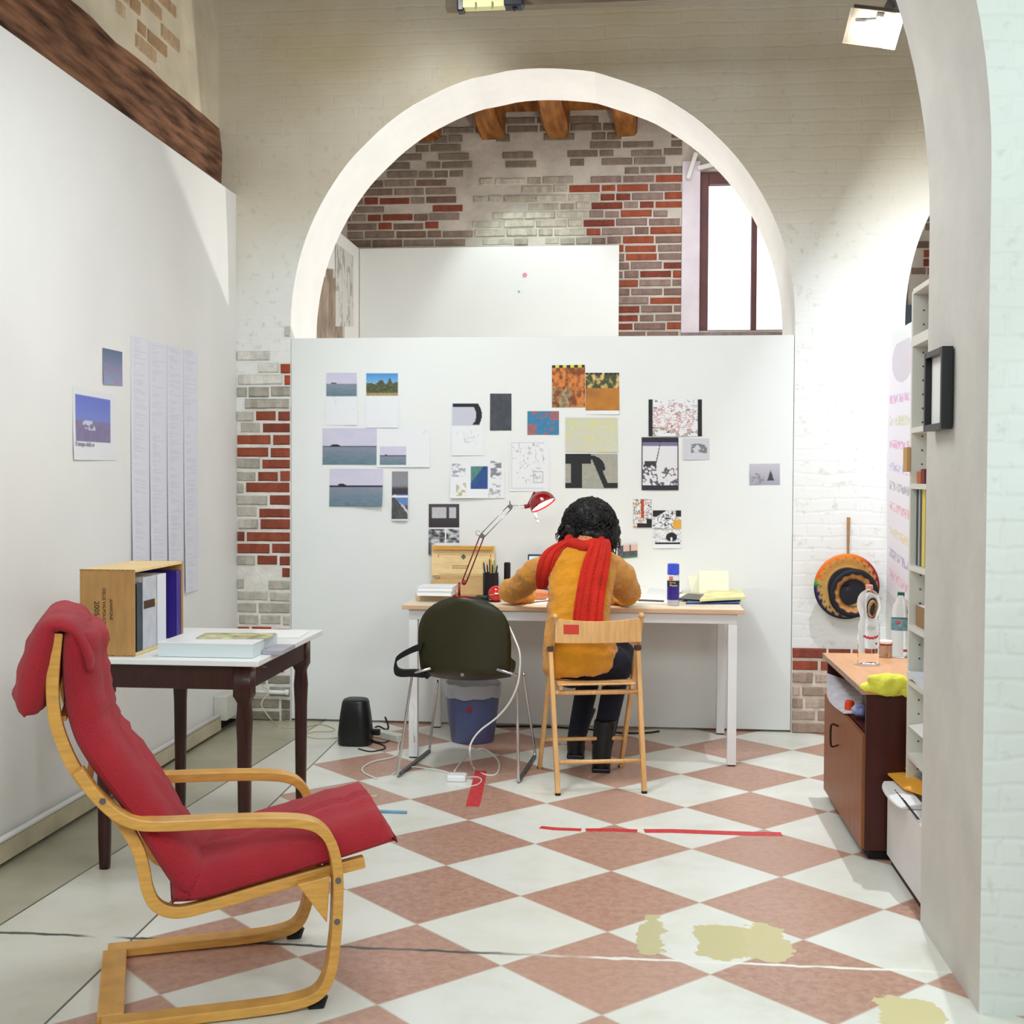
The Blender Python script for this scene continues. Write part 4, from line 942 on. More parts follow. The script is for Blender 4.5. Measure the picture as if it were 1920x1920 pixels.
# pencil cup
c0 = V((AY(920, 1100, 6.2).x, 6.2, TZD)); cup = T('pencil_cup', 'black pencil cup crammed with pencils and pens', 'cup', c0)
b = MB(); b.lathe([(.04, 0), (.04, .13), (.037, .13), (.037, .004)], c0, n=24, cap=True); cup.part(b, 'cup_body', black_plastic, smooth=False)
pc = [S(226, 190, 40), S(214, 90, 60), S(40, 40, 44), S(60, 90, 60), S(226, 120, 120), S(230, 214, 120), S(50, 60, 120), S(30, 30, 30), S(200, 160, 60), S(120, 160, 170), S(28, 28, 30)]
rp = random.Random(3)
for k, c in enumerate(pc):
    a_ = 2*PI*k/len(pc)+.3; r = .012+.018*rp.random(); h = .168+.04*rp.random(); p0 = c0+V((r*.5*math.cos(a_), r*.5*math.sin(a_), .006)); p1 = c0+V((1.5*r*math.cos(a_), 1.5*r*math.sin(a_), h)); d = (p1-p0).normalized()
    b = MB(); b.tube([p0, p1-d*.012, p1], [.0042, .0042, .0012], 6)
    nm = ['yellow', 'coral red', 'charcoal', 'dark green', 'pink', 'pale yellow', 'navy', 'black', 'ochre', 'grey blue', 'second black'][k]
    tag(b.build('pencil', mat('pencil_%d' % k, c, .4), base=c0), '%s pencil or pen standing in the black pencil cup' % nm, 'pencil', 'pencils in the black cup')
c0 = V((AY(951, 1100, 6.22).x, 6.22, TZD)); b = MB(); b.lathe([(.016, 0), (.017, .004), (.017, .178), (.013, .182)], c0, n=20); one(b, 'cylinder_case', black_plastic, 'tall slim black cylinder standing right of the pencil cup', 'container', base=c0, smooth=False)
c0 = V((AY(930, 1110, 6.02).x, 6.02, TZD+.004)); rt = T('round_tin', 'glossy red round tin with a silver band beside the person\'s left elbow', 'tin', c0)
b = MB(); b.lathe([(.004, -.03), (.026, -.028), (.037, -.012), (.038, .0), (.037, .012), (.026, .028), (.004, .03)], c0+V((0, 0, .038)), (.1, -1, .12), 28); rt.part(b, 'tin_body', mat('tin_red', S(206, 22, 22), .15, coat=.5), smooth=True)
b = MB(); b.tube([c0+V((-.03, -.034, .033)), c0+V((0, -.038, .039)), c0+V((.03, -.034, .042))], .0025, 6); rt.part(b, 'silver_band', chrome)
c0 = V((AY(905, 1120, 6.04).x, 6.04, TZD)); b = MB(); b.box((c0.x-.035, c0.y, TZD), (c0.x+.03, c0.y+.05, TZD+.028)); one(b, 'spectacle_case', black_plastic, 'small black case lying in front of the pencil cup', 'case', base=c0, bevel=.008)
c0 = D(922, 1129); b = MB(); b.box((c0.x-.05, c0.y-.0, TZD), (c0.x+.04, c0.y+.06, TZD+.006)); one(b, 'phone', mat('phone_dark', S(40, 44, 46), .3), 'flat dark phone lying at the desk edge below the red tin', 'phone', base=c0, bevel=.002)
# laptop behind the person
ly = 6.54; a, c = AY(988, 1100, ly), AY(1078, 1100, ly); z1 = AY(990, 1039, ly+.06).z; z0 = TZD+.016
lt = T('laptop', 'open laptop with a bright screen, half hidden behind the person', 'laptop', ((a.x+c.x)/2, ly, TZD))
b = MB(); b.box((a.x, ly-.2, TZD), (c.x+.06, ly, TZD+.016)); lt.part(b, 'keyboard_base', mat('laptop_grey', S(190, 192, 196), .35, metal=.4), bevel=.003)
b = MB(); b.prism([(a.x, ly, z0), (c.x+.06, ly, z0), (c.x+.06, ly+.05, z1), (a.x, ly+.05, z1)], (0, 0, 0), (0, .008, 0)); scn = lt.part(b, 'screen_lid', black_plastic, bevel=.002)
b = MB(); n1, n2 = 20, 14
for j in range(n2+1):
    for i_ in range(n1+1):
        u, v = i_/n1, j/n2; b.cc = S(250, 252, 255) if math.hypot((u-.12)*2, v-.45) < .3 else mix(S(90, 150, 226), S(150, 196, 240), v)
        b.vert((a.x+.008+(c.x+.06-a.x-.016)*u, ly-.001+.05*(z0+.01+(z1-z0-.02)*v-z0)/(z1-z0), z0+.01+(z1-z0-.02)*v))
for j in range(n2):
    for i_ in range(n1): q0 = j*(n1+1)+i_; b.face((q0, q0+1, q0+n1+2, q0+n1+1))
sm = vcol('laptop_display', .2); bs_ = sm.node_tree.nodes['Principled BSDF']; sm.node_tree.links.new(sm.node_tree.nodes['Attribute'].outputs['Color'], bs_.inputs['Emission Color']); bs_.inputs['Emission Strength'].default_value = .9
lt.part(b, 'display', sm, parent=scn)
# spray can
c0 = D(1262, 1135); cs = T('spray_can', 'blue capped aerosol can standing near the front of the desk', 'spray can', c0); R_ = .029; ch = .2
b = MB(); b.lathe([(R_-.003, 0), (R_, .004), (R_, ch*.72), (R_-.004, ch*.75)], c0, n=32); body = cs.part(b, 'can_body', mat('can_silver', S(196, 198, 204), .3, metal=.5), smooth=False)
b = MB(); b.lathe([(R_+.0004, .028), (R_+.0004, ch*.6)], c0, n=32, cap=False); cs.part(b, 'can_label', mat('label_purple', S(52, 34, 128), .4), parent=body)
b = MB(); b.lathe([(R_+.0006, ch*.46), (R_+.0006, ch*.6)], c0, n=32, cap=False); cs.part(b, 'label_band', mat('label_navy', S(24, 20, 52), .4), parent=body)
b = MB(); b.lathe([(R_+.001, ch*.61), (R_+.001, ch*.72)], c0, n=32, cap=False); cs.part(b, 'white_band', white_paint, parent=body)
b = MB(); b.lathe([(R_-.001, ch*.75), (R_, ch*.76), (R_-.001, ch), (R_-.008, ch+.002)], c0, n=32); cs.part(b, 'cap', mat('cap_blue', S(62, 84, 214), .3), smooth=False)
b = MB(); b.box((-.021, -R_-.002, ch*.625), (-.002, -R_+.004, ch*.705)); o = b.build('logo_patch', mat('logo_red', S(206, 30, 40), .5), parent=cs.e)
RX90 = Matrix.Rotation(PI/2, 4, 'X')
text('logo_text', '3M', white_paint, cs.e, Matrix.Translation((-.0115, -R_-.003, ch*.665)) @ RX90, .014)
text('label_text', 'Spray', mat('txt_yellow', S(226, 206, 70), .5), cs.e, Matrix.Translation((-.004, -R_-.003, ch*.56)) @ RX90, .014)
text('label_text', 'Mount', white_paint, cs.e, Matrix.Translation((.0, -R_-.003, ch*.49)) @ RX90, .014)
# paper heaps right of the person
def flat(name, lbl, cat, pts, dz, th, m, grp=None, lift=0):
    P = [AZ(px, py, TZD+dz) for px, py in pts]; b = MB(); b.prism([(p.x, p.y, TZD+dz+(lift if k == len(P)-1 else 0)) for k, p in enumerate(P)], (0, 0, 0), (0, 0, th)); return one(b, name, m, lbl, cat, grp and None, group=grp)
PG = 'loose papers on the desk'
flat('paper_sheet', 'white sheet lying under the sleeve of the person\'s left arm', 'paper', [(985, 1135), (1060, 1134), (1062, 1124), (1000, 1124)], 0, .0012, paper, PG)
flat('paper_sheet', 'large white sheet right of the person\'s elbow, lowest of the loose papers', 'paper', [(1190, 1132), (1262, 1133), (1290, 1116), (1200, 1112)], 0, .004, paper, PG)
flat('paper_sheet', 'white sheet with an orange upper edge behind the elbow', 'paper', [(1185, 1118), (1240, 1118), (1246, 1108), (1190, 1108)], .0045, .006, paper, PG, lift=.02)
flat('coloured_card', 'thin orange card at the back of the desk right of the person', 'card', [(1192, 1101), (1225, 1101), (1228, 1096), (1196, 1096)], .003, .001, mat('orange_card', S(236, 156, 130), .7), PG)
flat('paper_sheet', 'white leaf with a raised corner behind the spray can', 'paper', [(1205, 1122), (1262, 1122), (1282, 1106), (1222, 1105)], .004, .0012, mat('paper_grey', S(228, 230, 228), .8), PG, lift=.02)
flat('coloured_card', 'green edged leaflet behind the spray can', 'card', [(1215, 1110), (1236, 1111), (1245, 1104), (1225, 1103)], .009, .001, mat('green_card', S(130, 190, 120), .7), PG)
flat('coloured_card', 'turquoise leaflet right of the spray can', 'card', [(1272, 1108), (1298, 1108), (1292, 1100), (1276, 1100)], .003, .001, mat('turq_card', S(110, 200, 204), .6), PG)
flat('dark_folder', 'dark brown thin folder under the white sheets', 'folder', [(1196, 1128), (1245, 1130), (1245, 1127), (1198, 1125)], .0015, .004, mat('folder_brown', S(60, 36, 34), .6), PG)
MG = 'magazines at the right end of the desk'
flat('magazine', 'black and blue magazine at the bottom of the pile on the desk\'s right end', 'magazine', [(1286, 1133), (1386, 1133), (1392, 1120), (1300, 1120)], 0, .008, mat('mag_black', S(18, 22, 30), .35, var=.5, vs=9, var2=S(50, 100, 170)), MG)
flat('magazine', 'black magazine sticking out to the left of the pile', 'magazine', [(1272, 1124), (1330, 1128), (1340, 1118), (1290, 1114)], .009, .005, black_plastic, MG)
nb = flat('writing_pad', 'pale yellow pad of paper topping the pile at the desk\'s right end', 'pad', [(1312, 1128), (1398, 1124), (1390, 1110), (1330, 1108)], .015, .012, mat('pad_yellow', S(226, 220, 160), .7, var=.25, vs=60, stretch=(.2, .2, 8)), MG)
p0, p1 = AZ(1311, 1112, TZD+.012), AZ(1366, 1112, TZD+.012); z1 = AY(1338, 1070, p0.y+.03).z
b = MB(); b.prism([(p0.x, p0.y, p0.z), (p1.x, p0.y, p0.z), (p1.x, p0.y+.03, z1), (p0.x, p0.y+.03, z1)], (0, 0, 0), (0, .003, 0)); one(b, 'cream_card', mat('cream_card', S(238, 234, 212), .7), 'cream square card standing upright behind the yellow pad', 'card', base=p0)
b = MB(); a = AZ(1296, 1110, TZD+.014); b.prism([(a.x, a.y, a.z), (a.x+.05, a.y, a.z), (p0.x, p0.y+.03, z1-.02), (a.x-.02, a.y+.04, z1-.03)], (0, 0, 0), (0, .002, 0)); one(b, 'glassine_sheet', mat('glassine', S(240, 240, 214), .5, alpha=.6), 'translucent yellowish leaf standing left of the cream card', 'paper', base=a)
# ------------------------------------------------------------------ black stool-shell chair
gc = T('shell_chair', 'olive brown plastic shell chair with a thin chrome wire frame, back turned to the camera', 'chair', AZ(870, 1455, 0))
CY = 5.40
def backshell():
    b = MB(); rows = []
    nv, nu = 22, 20
    # outline half widths by height (px from the photograph measured at CY)
    for j in range(nv+1):
        t = j/nv; py = 1277-(1277-1120)*t
        c = AY(869, py, CY); pxm = 2314.2/CY
        if t < .05: hw = .172*(.80+.2*(t/.05)**.5)
        elif t < .5: hw = .205
        else: hw = .205*math.sqrt(max(0, 1-((t-.5)/.5)**2.6))+.001
        if t > .98: hw = .05
        if t < .5: hw = .196+.012*math.sin(t*PI)
        row = []
        for i in range(nu+1):
            u = -1+2*i/nu; row.append(V((c.x+hw*u, CY+.05*(1-abs(u)**2)*0+.055*u*u*(.4+.6*(1-t)) - .03*(t-.4) + (.10*(1-t/.12)**2 if t < .12 else 0)*1.0, c.z-.012*(1-u*u)*(t < .02))))
        rows.append(row)
    ids = [[b.vert(p) for p in r] for r in rows]
    for j in range(nv):
        for i in range(nu): b.face((ids[j][i], ids[j][i+1], ids[j+1][i+1], ids[j+1][i]))
    return b
gc.part(backshell(), 'backrest', olive, smooth=True, solid=.008)
sc_ = AY(869, 1275, CY); b = MB(); R = []
for k in range(7):
    t = k/6; y = CY+.08+.36*t; hw = .195+.01*math.sin(t*PI)-.03*(t > .9); z = .462-.03*math.sin(t*PI)+.02*t
    R.append([V((sc_.x+hw*u*.98, y, z+.02*abs(u)**3)) for u in [-1+2*i/10 for i in range(11)]])
ids = [[b.vert(p) for p in r] for r in R]
for j in range(6):
    for i in range(10): b.face((ids[j][i], ids[j][i+1], ids[j+1][i+1], ids[j+1][i]))
gc.part(b, 'seat', olive, smooth=True, solid=.008)
for k, (xt, zt) in enumerate(((AY(771, 1263, CY+.02), 0), (AY(970, 1266, CY+.02), 0))):
    sgn = -1 if k == 0 else 1
    f0 = AZ(746, 1459, 0) if k == 0 else AZ(972, 1470, 0); f1 = AZ(806, 1410, 0) if k == 0 else AZ(1003, 1420, 0)
    a_ = AY(808, 1253, CY-.002) if k == 0 else AY(931, 1255, CY-.002)
    ft = AY(820, 1275, CY+.33) if k == 0 else AY(982, 1262, CY+.33)
    b = MB(); pts = [a_, xt+V((0, 0, 0)), xt+V((-.002*sgn, .0, -.02)), f0+V((0, 0, .03)), f0+V((0, .01, .006)), f1+V((0, -.01, .006)), f1+V((0, 0, .03)), ft+V((0, 0, -.02)), ft]
    b.tube(pts, .0065, 8); gc.part(b, 'frame_loop', chrome, smooth=True)
    b = MB(); b.bar(f0+V((0, .03, .008)), f1+V((0, -.02, .008)), .016, .014); gc.part(b, 'floor_runner', mat('grey_runner', S(70, 70, 72), .4) if k == 0 else bpy.data.materials['grey_runner'])
c = AY(867, 1265, CY-.012); b = MB(); b.lathe([(.009, 0), (.008, .004)], c, (0, -1, 0), 12); gc.part(b, 'button_plug', chrome)
# black bag hanging on the chair's left
b = MB(); by = CY+.03
pts = [AY(x, y, by) for x, y in ((792, 1212), (770, 1220), (744, 1236), (742, 1255), (752, 1262), (775, 1262), (796, 1264))]
P = cable(pts, sub=5); R = []
for p in P:
    R.append([p+V((0, -.018, .0)), p+V((0, .018, 0)), p+V((.008, .018, .026)), p+V((.008, -.018, .026))])
b = MB(); b.rings([[p+V((-.003, -.02, -.014)), p+V((-.003, .02, -.014)), p+V((.003, .02, .016)), p+V((.003, -.02, .016))] for p in P])
bg = T('shoulder_bag', 'black webbing bag strap looped over the left side of the shell chair', 'bag', AY(770, 1262, by)); bg.part(b, 'strap', mat('black_webbing', S(10, 10, 12), .8))
b = MB(); q = AY(815, 1262, CY+.13); b.box((q.x-.02, CY+.12, .49), (q.x+.16, CY+.28, .56)); bg.part(b, 'bag_body', bpy.data.materials['black_webbing'], bevel=.02)
b = MB(); q = AY(795, 1272, by); b.prism([(q.x-.03, by, q.z+.02), (q.x+.015, by, q.z-.004), (q.x+.03, by, q.z+.012), (q.x-.005, by, q.z+.045)], (0, 0, 0), (0, .012, 0)); bg.part(b, 'buckle_tab', black_plastic)
# ------------------------------------------------------------------ waste bin
c0 = AZ(886, 1388, 0); c0.z = 0; wbn = T('waste_bin', 'tapered blue grey plastic waste bin with a loose clear liner under the desk', 'bin', c0)
b = MB(); b.lathe([(.105, .0), (.11, .004), (.136, .2), (.142, .29), (.139, .29), (.133, .2), (.106, .01)], c0, n=32); wbn.part(b, 'bin_body', blue_bin, smooth=True)
b = MB(); R = []
for r, h in ((.1445, .235), (.1455, .262), (.147, .29), (.142, .305), (.135, .292), (.12, .24)):
    R.append([c0+V(((r+.005*(vn(k*.9, h*40)-.5))*math.cos(2*PI*k/36), (r+.005*(vn(k*.9, h*40)-.5))*math.sin(2*PI*k/36), h+.02*(vn(k*.5, 1)-.5))) for k in range(36)])
b.rings(R, cap=False); wbn.part(b, 'liner', liner, smooth=True)
b = MB(); b.box((c0.x-.012, c0.y-.1415, .17), (c0.x+.012, c0.y-.13, .2)); wbn.part(b, 'red_mark', mat('mark_red', S(150, 30, 50), .6), bevel=.004)
# ------------------------------------------------------------------ floor clutter
c0 = AZ(661, 1400, 0); c0 += V((0, .07, 0)); sw = T('subwoofer', 'squat tapered black speaker standing on the floor left of the desk', 'speaker', c0)
b = MB(); b.loft([((c0.x, c0.y, z), (w, 0, 0), (0, w*.95, 0)) for z, w in ((0, .078), (.01, .085), (.06, .086), (.15, .076), (.215, .066), (.228, .06))], n=28, p=3.2); sw.part(b, 'speaker_body', black_plastic, smooth=True)
b = MB(); b.loft([((c0.x, c0.y, z), (w, 0, 0), (0, w*.95, 0)) for z, w in ((.228, .058), (.232, .05))], n=28, p=3); sw.part(b, 'top_cap', mat('cap_dark', S(44, 48, 50), .5))
p0, p1 = AZ(692, 1378, 0), AZ(752, 1392, 0)
ps = T('power_strip', 'white power strip with a glowing red switch lying behind the black speaker', 'power strip', (p0+p1)/2)
b = MB(); b.bar(p0+V((0, 0, .02)), p1+V((0, .0, .02)), .05, .038); ps.part(b, 'strip_body', mat('strip_white', S(214, 216, 204), .5), bevel=.005)
b = MB(); q = p0+(p1-p0)*.02; b.box((q.x-.012, q.y-.02, .028), (q.x+.012, q.y+.006, .048)); ps.part(b, 'red_switch', mat('switch_red', S(226, 60, 60), .4, emit=.6), bevel=.003)
bl, wh, bei = mat('cable_black', S(24, 24, 26), .5), mat('cable_white', S(226, 226, 220), .4), mat('cable_beige', S(200, 194, 160), .5)
b = MB(); q = AZ(702, 1374, .05); b.box((q.x-.03, q.y-.015, .039), (q.x+.03, q.y+.015, .07)); plg = one(b, 'plug', black_plastic, 'black plug pushed into the white power strip', 'plug', base=(q.x, q.y, .039), bevel=.005)
def flc(name, lbl, cat, pts, r, m, z=None, sub=6):
    P = [AZ(p[0], p[1], (p[2] if len(p) > 2 else 0)+r) for p in pts]; b = MB(); b.tube(cable(P, sub=sub), r, 8); return one(b, name, m, lbl, cat, base=P[0], smooth=True)
flc('cable', 'black cable looping out from behind the black speaker to the power strip', 'cable', [(690, 1390), (702, 1392), (720, 1398), (720, 1404), (695, 1409), (672, 1404)], .0035, bl)
flc('cable', 'short black cable running from the speaker up to the end of the power strip', 'cable', [(692, 1384), (706, 1391), (722, 1392), (736, 1384), (750, 1380)], .0035, bl)
P = [AY(x, y, 6.5) for x, y in ((722, 1344), (728, 1362), (724, 1368), (710, 1362), (700, 1366))]; b = MB(); b.tube(cable(P), .005, 8); one(b, 'cable', bl, 'stiff black adapter cable rising above the power strip', 'cable', base=P[-1], smooth=True)
flc('cable', 'thin beige cable looping on the floor left of the black speaker', 'cable', [(530, 1364), (565, 1364), (600, 1358), (626, 1366), (622, 1371), (590, 1372), (572, 1378), (590, 1384), (620, 1384), (640, 1382)], .0028, bei)
P = [V((-2.02, 6.62, .2)), V((-1.98, 6.6, .17)), AY(490, 1320, 6.5), AY(505, 1345, 6.4), AZ(520, 1361, .004), AZ(532, 1364, .004)]; b = MB(); b.tube(cable(P), .0035, 8); one(b, 'cable', bei, 'cream cable dropping from the wall behind the mahogany table', 'cable', base=P[-1], smooth=True)
flc('cable', 'white power cable lying in a long bend on the floor beside the desk leg', 'cable', [(750, 1382), (747, 1400), (742, 1418), (700, 1428), (680, 1440), (684, 1450), (706, 1460)], .004, wh)
flc('cable', 'white cable running from the desk leg to the white charger brick', 'cable', [(735, 1452), (760, 1442), (775, 1438), (800, 1441), (830, 1446), (848, 1452)], .004, wh)
q = AZ(856, 1467, 0); b = MB(); b.box((q.x-.045, q.y, .0), (q.x+.04, q.y+.07, .03)); one(b, 'charger_brick', white_paint, 'white square charger brick lying on the floor below the shell chair', 'charger', base=(q.x, q.y, 0), bevel=.008)
flc('cable', 'thin white cable coiled beside the charger brick', 'cable', [(870, 1458), (895, 1457), (903, 1463), (895, 1471), (875, 1475), (855, 1474)], .003, wh)
P = [AY(964, 1195, CY+.0), AY(974, 1222, CY-.03), AY(975, 1250, CY-.03), AY(970, 1285, CY-.03), AY(955, 1318, CY), AY(932, 1345, CY+.03), AY(900, 1370, 5.45), AY(884, 1392, 5.45), AY(881, 1412, 5.42), AZ(888, 1440, .003), AZ(912, 1453, .003), AZ(932, 1450, .003), AZ(935, 1428, .003), AZ(915, 1408, .003), AZ(893, 1405, .003), AZ(872, 1420, .003), AZ(852, 1446, .003)]
b = MB(); b.tube(cable([AY(955, 1175, CY+.06)]+P), .0042, 8); one(b, 'cable', wh, 'white charger cable hanging down the right side of the shell chair to the floor', 'cable', base=P[-1], smooth=True)
P = [AY(773, 1316, 5.78), AY(777, 1335, 5.78), AY(773, 1360, 5.76), AY(777, 1385, 5.75), AZ(775, 1400, .004), AZ(768, 1412, .004)]; b = MB(); b.tube(cable(P), .003, 8); one(b, 'cable', wh, 'grey white cable dangling beside the left desk leg', 'cable', base=P[-1], smooth=True)
flc('cable', 'thin black cable running along the foot of the white panel under the desk', 'cable', [(930, 1362), (1000, 1362), (1100, 1367), (1160, 1374), (1210, 1374), (1236, 1371)], .005, bl)
def tape(lbl, pts, w):
    b = MB(); P = [AZ(x, y, .0004) for x, y in pts]; ids = []; rr = random.Random(len(pts))
    for i, p in enumerate(P):
        t = (P[min(i+1, len(P)-1)]-P[max(i-1, 0)]).normalized(); n_ = V((-t.y, t.x, 0)); j = rr.uniform(.8, 1.1)
        ids.append((b.vert(p+n_*w/2*j), b.vert(p-n_*w/2*j)))
    for a_, c_ in zip(ids, ids[1:]): b.face((a_[0], c_[0], c_[1], a_[1]))
    return one(b, 'floor_tape', bpy.data.materials.get('tape_red') or mat('tape_red', S(206, 58, 62), .45, var=.2, vs=40), lbl, 'tape', base=P[0], group='red tape stuck to the floor', solid=.0006)
tape('broad red tape strip on the floor pointing at the charger brick', [(902, 1445), (899, 1460), (894, 1480), (889, 1500), (886, 1512)], .055)
tape('thin red tape line on the floor, short left section', [(1013, 1551), (1040, 1554), (1090, 1556)], .04)
tape('thin red tape line on the floor, middle section', [(1098, 1556), (1150, 1556), (1195, 1558)], .045)
tape('thin red tape line on the floor, long right section', [(1208, 1558), (1260, 1558), (1340, 1561), (1400, 1563), (1466, 1564)], .05)
P = [AZ(704, 1521, .006), AZ(763, 1523, .006)]; b = MB(); b.tube(P, .006, 10); one(b, 'blue_pencil', mat('pencil_blue', S(120, 166, 196), .4), 'pale blue stick lying on the floor in front of the red armchair', 'stick', base=P[0], smooth=True)
q = AZ(700, 1494, 0); b = MB(); b.prism([(q.x-.02, q.y, 0), (q.x+.015, q.y-.01, 0), (q.x+.018, q.y+.03, 0), (q.x, q.y+.02, 0)], (0, 0, 0), (0, 0, .004)); one(b, 'paper_scrap', mat('scrap', S(220, 190, 150), .8), 'tiny tan paper scrap on the floor beside the armchair cushion', 'scrap', base=q)
# ------------------------------------------------------------------ wooden folding chair
fc = T('folding_chair', 'light beech folding chair with slatted seat carrying the seated person', 'chair', AZ(1108, 1470, 0))
TL_, TR_ = AY(1041, 1154, 5.27), AY(1203, 1152, 5.36)
FL_, FR_ = AZ(1012, 1441, 0), AZ(1164, 1438, 0); NL_, NR_ = AZ(1046, 1491, 0), AZ(1208, 1487, 0)
FL_.z = FR_.z = NL_.z = NR_.z = 0
def onseg(a, b, z): t = (z-a.z)/(b.z-a.z); return a+(b-a)*t
hw_ = .0
def up_n(a, b): return (a-b).normalized()
post = []
for Tp, Fp, Np, s in ((TL_, FL_, NL_, -1), (TR_, FR_, NR_, 1)):
    J = onseg(Tp, Fp, .595)
    side = (TR_-TL_).normalized()*s
    b = MB(); b.bar(Tp, J+(Fp-Tp).normalized()*.02, .034, .018, up=side); b.bar(J, Fp+side*-.0+V((0, 0, .006)), .03, .018, up=side)
    po = fc.part(b, 'back_post', beech, bevel=.004); 
    b = MB(); b.tube([Tp+V((0, 0, -.012)), Tp+V((0, 0, .006))], [.016, .008], 10); fc.part(b, 'post_tip', beech, parent=po, smooth=True)
    N0 = onseg(Tp, Fp, .60)+side*.004+V((.0, -.03, 0))
    b = MB(); b.bar(N0, Np+V((0, 0, .008)), .032, .02, up=side); fc.part(b, 'rear_leg', beech, bevel=.004)
    b = MB(); b.bar(N0+V((0, 0, .002)), N0+V((0, .002, .022)), .036, .024, up=side); fc.part(b, 'pivot_bracket', mat('bracket_dark', S(70, 44, 30), .5) if s < 0 else bpy.data.materials['bracket_dark'])
    for q in (Np, Fp):
        b = MB(); b.lathe([(.013, 0), (.013, .008)], q, n=10); fc.part(b, 'foot_pad', black_plastic)
    post.append((J, N0, Np, Fp))
def rod(za, zb, which, name, r=.009):
    (JL, N0L, NpL, FpL), (JR, N0R, NpR, FpR) = post
    if which == 'near': a, b2 = onseg(N0L, NpL, za), onseg(N0R, NpR, zb)
    else: a, b2 = onseg(TL_, FpL, za), onseg(TR_, FpR, zb)
    b = MB(); b.tube([a, b2], r, 10); fc.part(b, name, beech, smooth=True)
rod(.135, .135, 'near', 'rear_rung'); rod(.155, .155, 'far', 'front_rung')
rod(.425, .425, 'near', 'seat_support', .011)
# seat
d_ = (NR_-NL_); d_.z = 0; d_.normalize(); fw = V((-d_.y, d_.x, 0)); sl = onseg(post[0][1], NL_, .445); sr = onseg(post[1][1], NR_, .445)
b = MB(); n = 7
for k in range(n):
    t = k/(n-1); o = fw*(-.01+.33*t)+V((0, 0, .018+.01*t)); ins = d_*(.022+.004*t)
    b.bar(sl+ins+o, sr-ins+o, .034, .009, up=V((0, 0, 1)))
fc.part(b, 'seat_slats', beech, bevel=.003)
b = MB()
for a in (sl+d_*.035, sr-d_*.035): b.bar(a+fw*-.02+V((0, 0, .004)), a+fw*.34+V((0, 0, .014)), .016, .022)
fc.part(b, 'seat_rails', beech, bevel=.003)
# curved back plank with a red label
b = MB(); R = []; RB = []
for i in range(17):
    u = i/16; p = TL_*(1-u)+TR_*u; sag = 4*u*(1-u); yy = -fw*(.032*sag); z0 = p.z-.118+.012*(1-u)*0; z1 = p.z-.012-.012*sag
    th = fw*.009
    R.append([V((p.x, p.y, z0))+yy-th*.5, V((p.x, p.y, z0))+yy+th*.5, V((p.x, p.y, z1))+yy+th*.5, V((p.x, p.y, z1))+yy-th*.5])
b.rings(R); bk_ = fc.part(b, 'back_plank', beech, bevel=.002)
b = MB(); ids = []
for i in range(4):
    r = R[1+i] if False else None
    u = .09+.17*i/3; p = TL_*(1-u)+TR_*u; sag = 4*u*(1-u); q = p-fw*(.032*sag+.0055)
    ids.append((b.vert((q.x, q.y, p.z-.078)), b.vert((q.x, q.y, p.z-.038))))
for a, c in zip(ids, ids[1:]): b.face((a[0], c[0], c[1], a[1]))
fc.part(b, 'red_label', mat('label_red', S(206, 58, 44), .5), parent=bk_, solid=.001)
# ------------------------------------------------------------------ person
pe = T('person', 'person from behind in a mustard sweater and red scarf, bent over the desk writing', 'person', AZ(1108, 1450, 0))
TY = {1290: 5.47, 1240: 5.46, 1200: 5.46, 1160: 5.48, 1120: 5.51, 1080: 5.55, 1050: 5.575, 1032: 5.59, 1018: 5.60}
def tc(px, py): return AY(px, py, TY[py])
def K(px): return px*5.5/2314.2
# skeleton points
shL, shR = AY(1032, 1056, 5.59), AY(1146, 1060, 5.60)
elL, elR = AY(957, 1124, 5.90), AY(1178, 1128, 5.90); elL.z = DZ+.052; elR.z = DZ+.052
wrL = AY(1022, 1122, 6.08); wrL.z = DZ+.034
haL = AY(1046, 1120, 6.15); haL.z = DZ+.03
wrR = V((AY(1110, 1110, 6.12).x, 6.10, DZ+.045)); haR = V((AY(1085, 1110, 6.18).x, 6.17, DZ+.045))
headc = AY(1106, 984, 5.74)
neck0 = AY(1097, 1030, 5.60)
hip = V((AY(1100, 1290, 5.47).x, 5.48, .50))
knL = V((AY(1112, 1290, 5.85).x, 5.86, .50)); knR = V((AY(1168, 1240, 5.85).x, 5.86, .58))
anL = AZ(1080, 1384, .09); anR = AZ(1128, 1408, .09)
def hand(b, w, h, dirx, pen=False):
    d = (h-w).normalized(); n_ = V((0, 0, 1)); s = d.cross(n_).normalized()
    b.loft([(w, s*.022, n_*.016), (w+d*.03, s*.036, n_*.014), (w+d*.075, s*.04, n_*.012)], n=12)
    for k in range(4):
        o = s*(-.028+.0187*k); L_ = (.058, .068, .064, .05)[k]; p = w+d*.07+o
        b.tube([p, p+d*L_*.45+n_*.006, p+d*L_*.8-n_*.004, p+d*L_-n_*.016], [.0095, .009, .0085, .006], 8)
    p = w+d*.02+s*.03*dirx; b.tube([p, p+d*.03+s*.018*dirx-n_*.004, p+d*.055+s*.012*dirx-n_*.012], [.011, .01, .007], 8)
b = MB()
hd = Matrix.Rotation(-.45, 3, 'X')
b.ball(headc, .1, (.8, .98, 1.12), 20, 14, hd); fcn = headc+V((0, .05, -.05)); b.ball(fcn, .062, (.85, .9, 1.1), 14, 10, hd)
b.ball(headc+V((0, .125, -.045)), .016, (1, 1.2, 1.3)); 
for s in (-1, 1): b.ball(headc+V((.078*s, .01, -.02)), .026, (.4, .8, 1.2)); b.ball(headc+V((.032*s, .098, -.01)), .013)
b.tube([headc+V((0, -.01, -.05)), (headc+neck0)/2+V((0, -.01, 0)), neck0, neck0+V((0, -.02, -.06))], [.055, .05, .056, .075], 14)
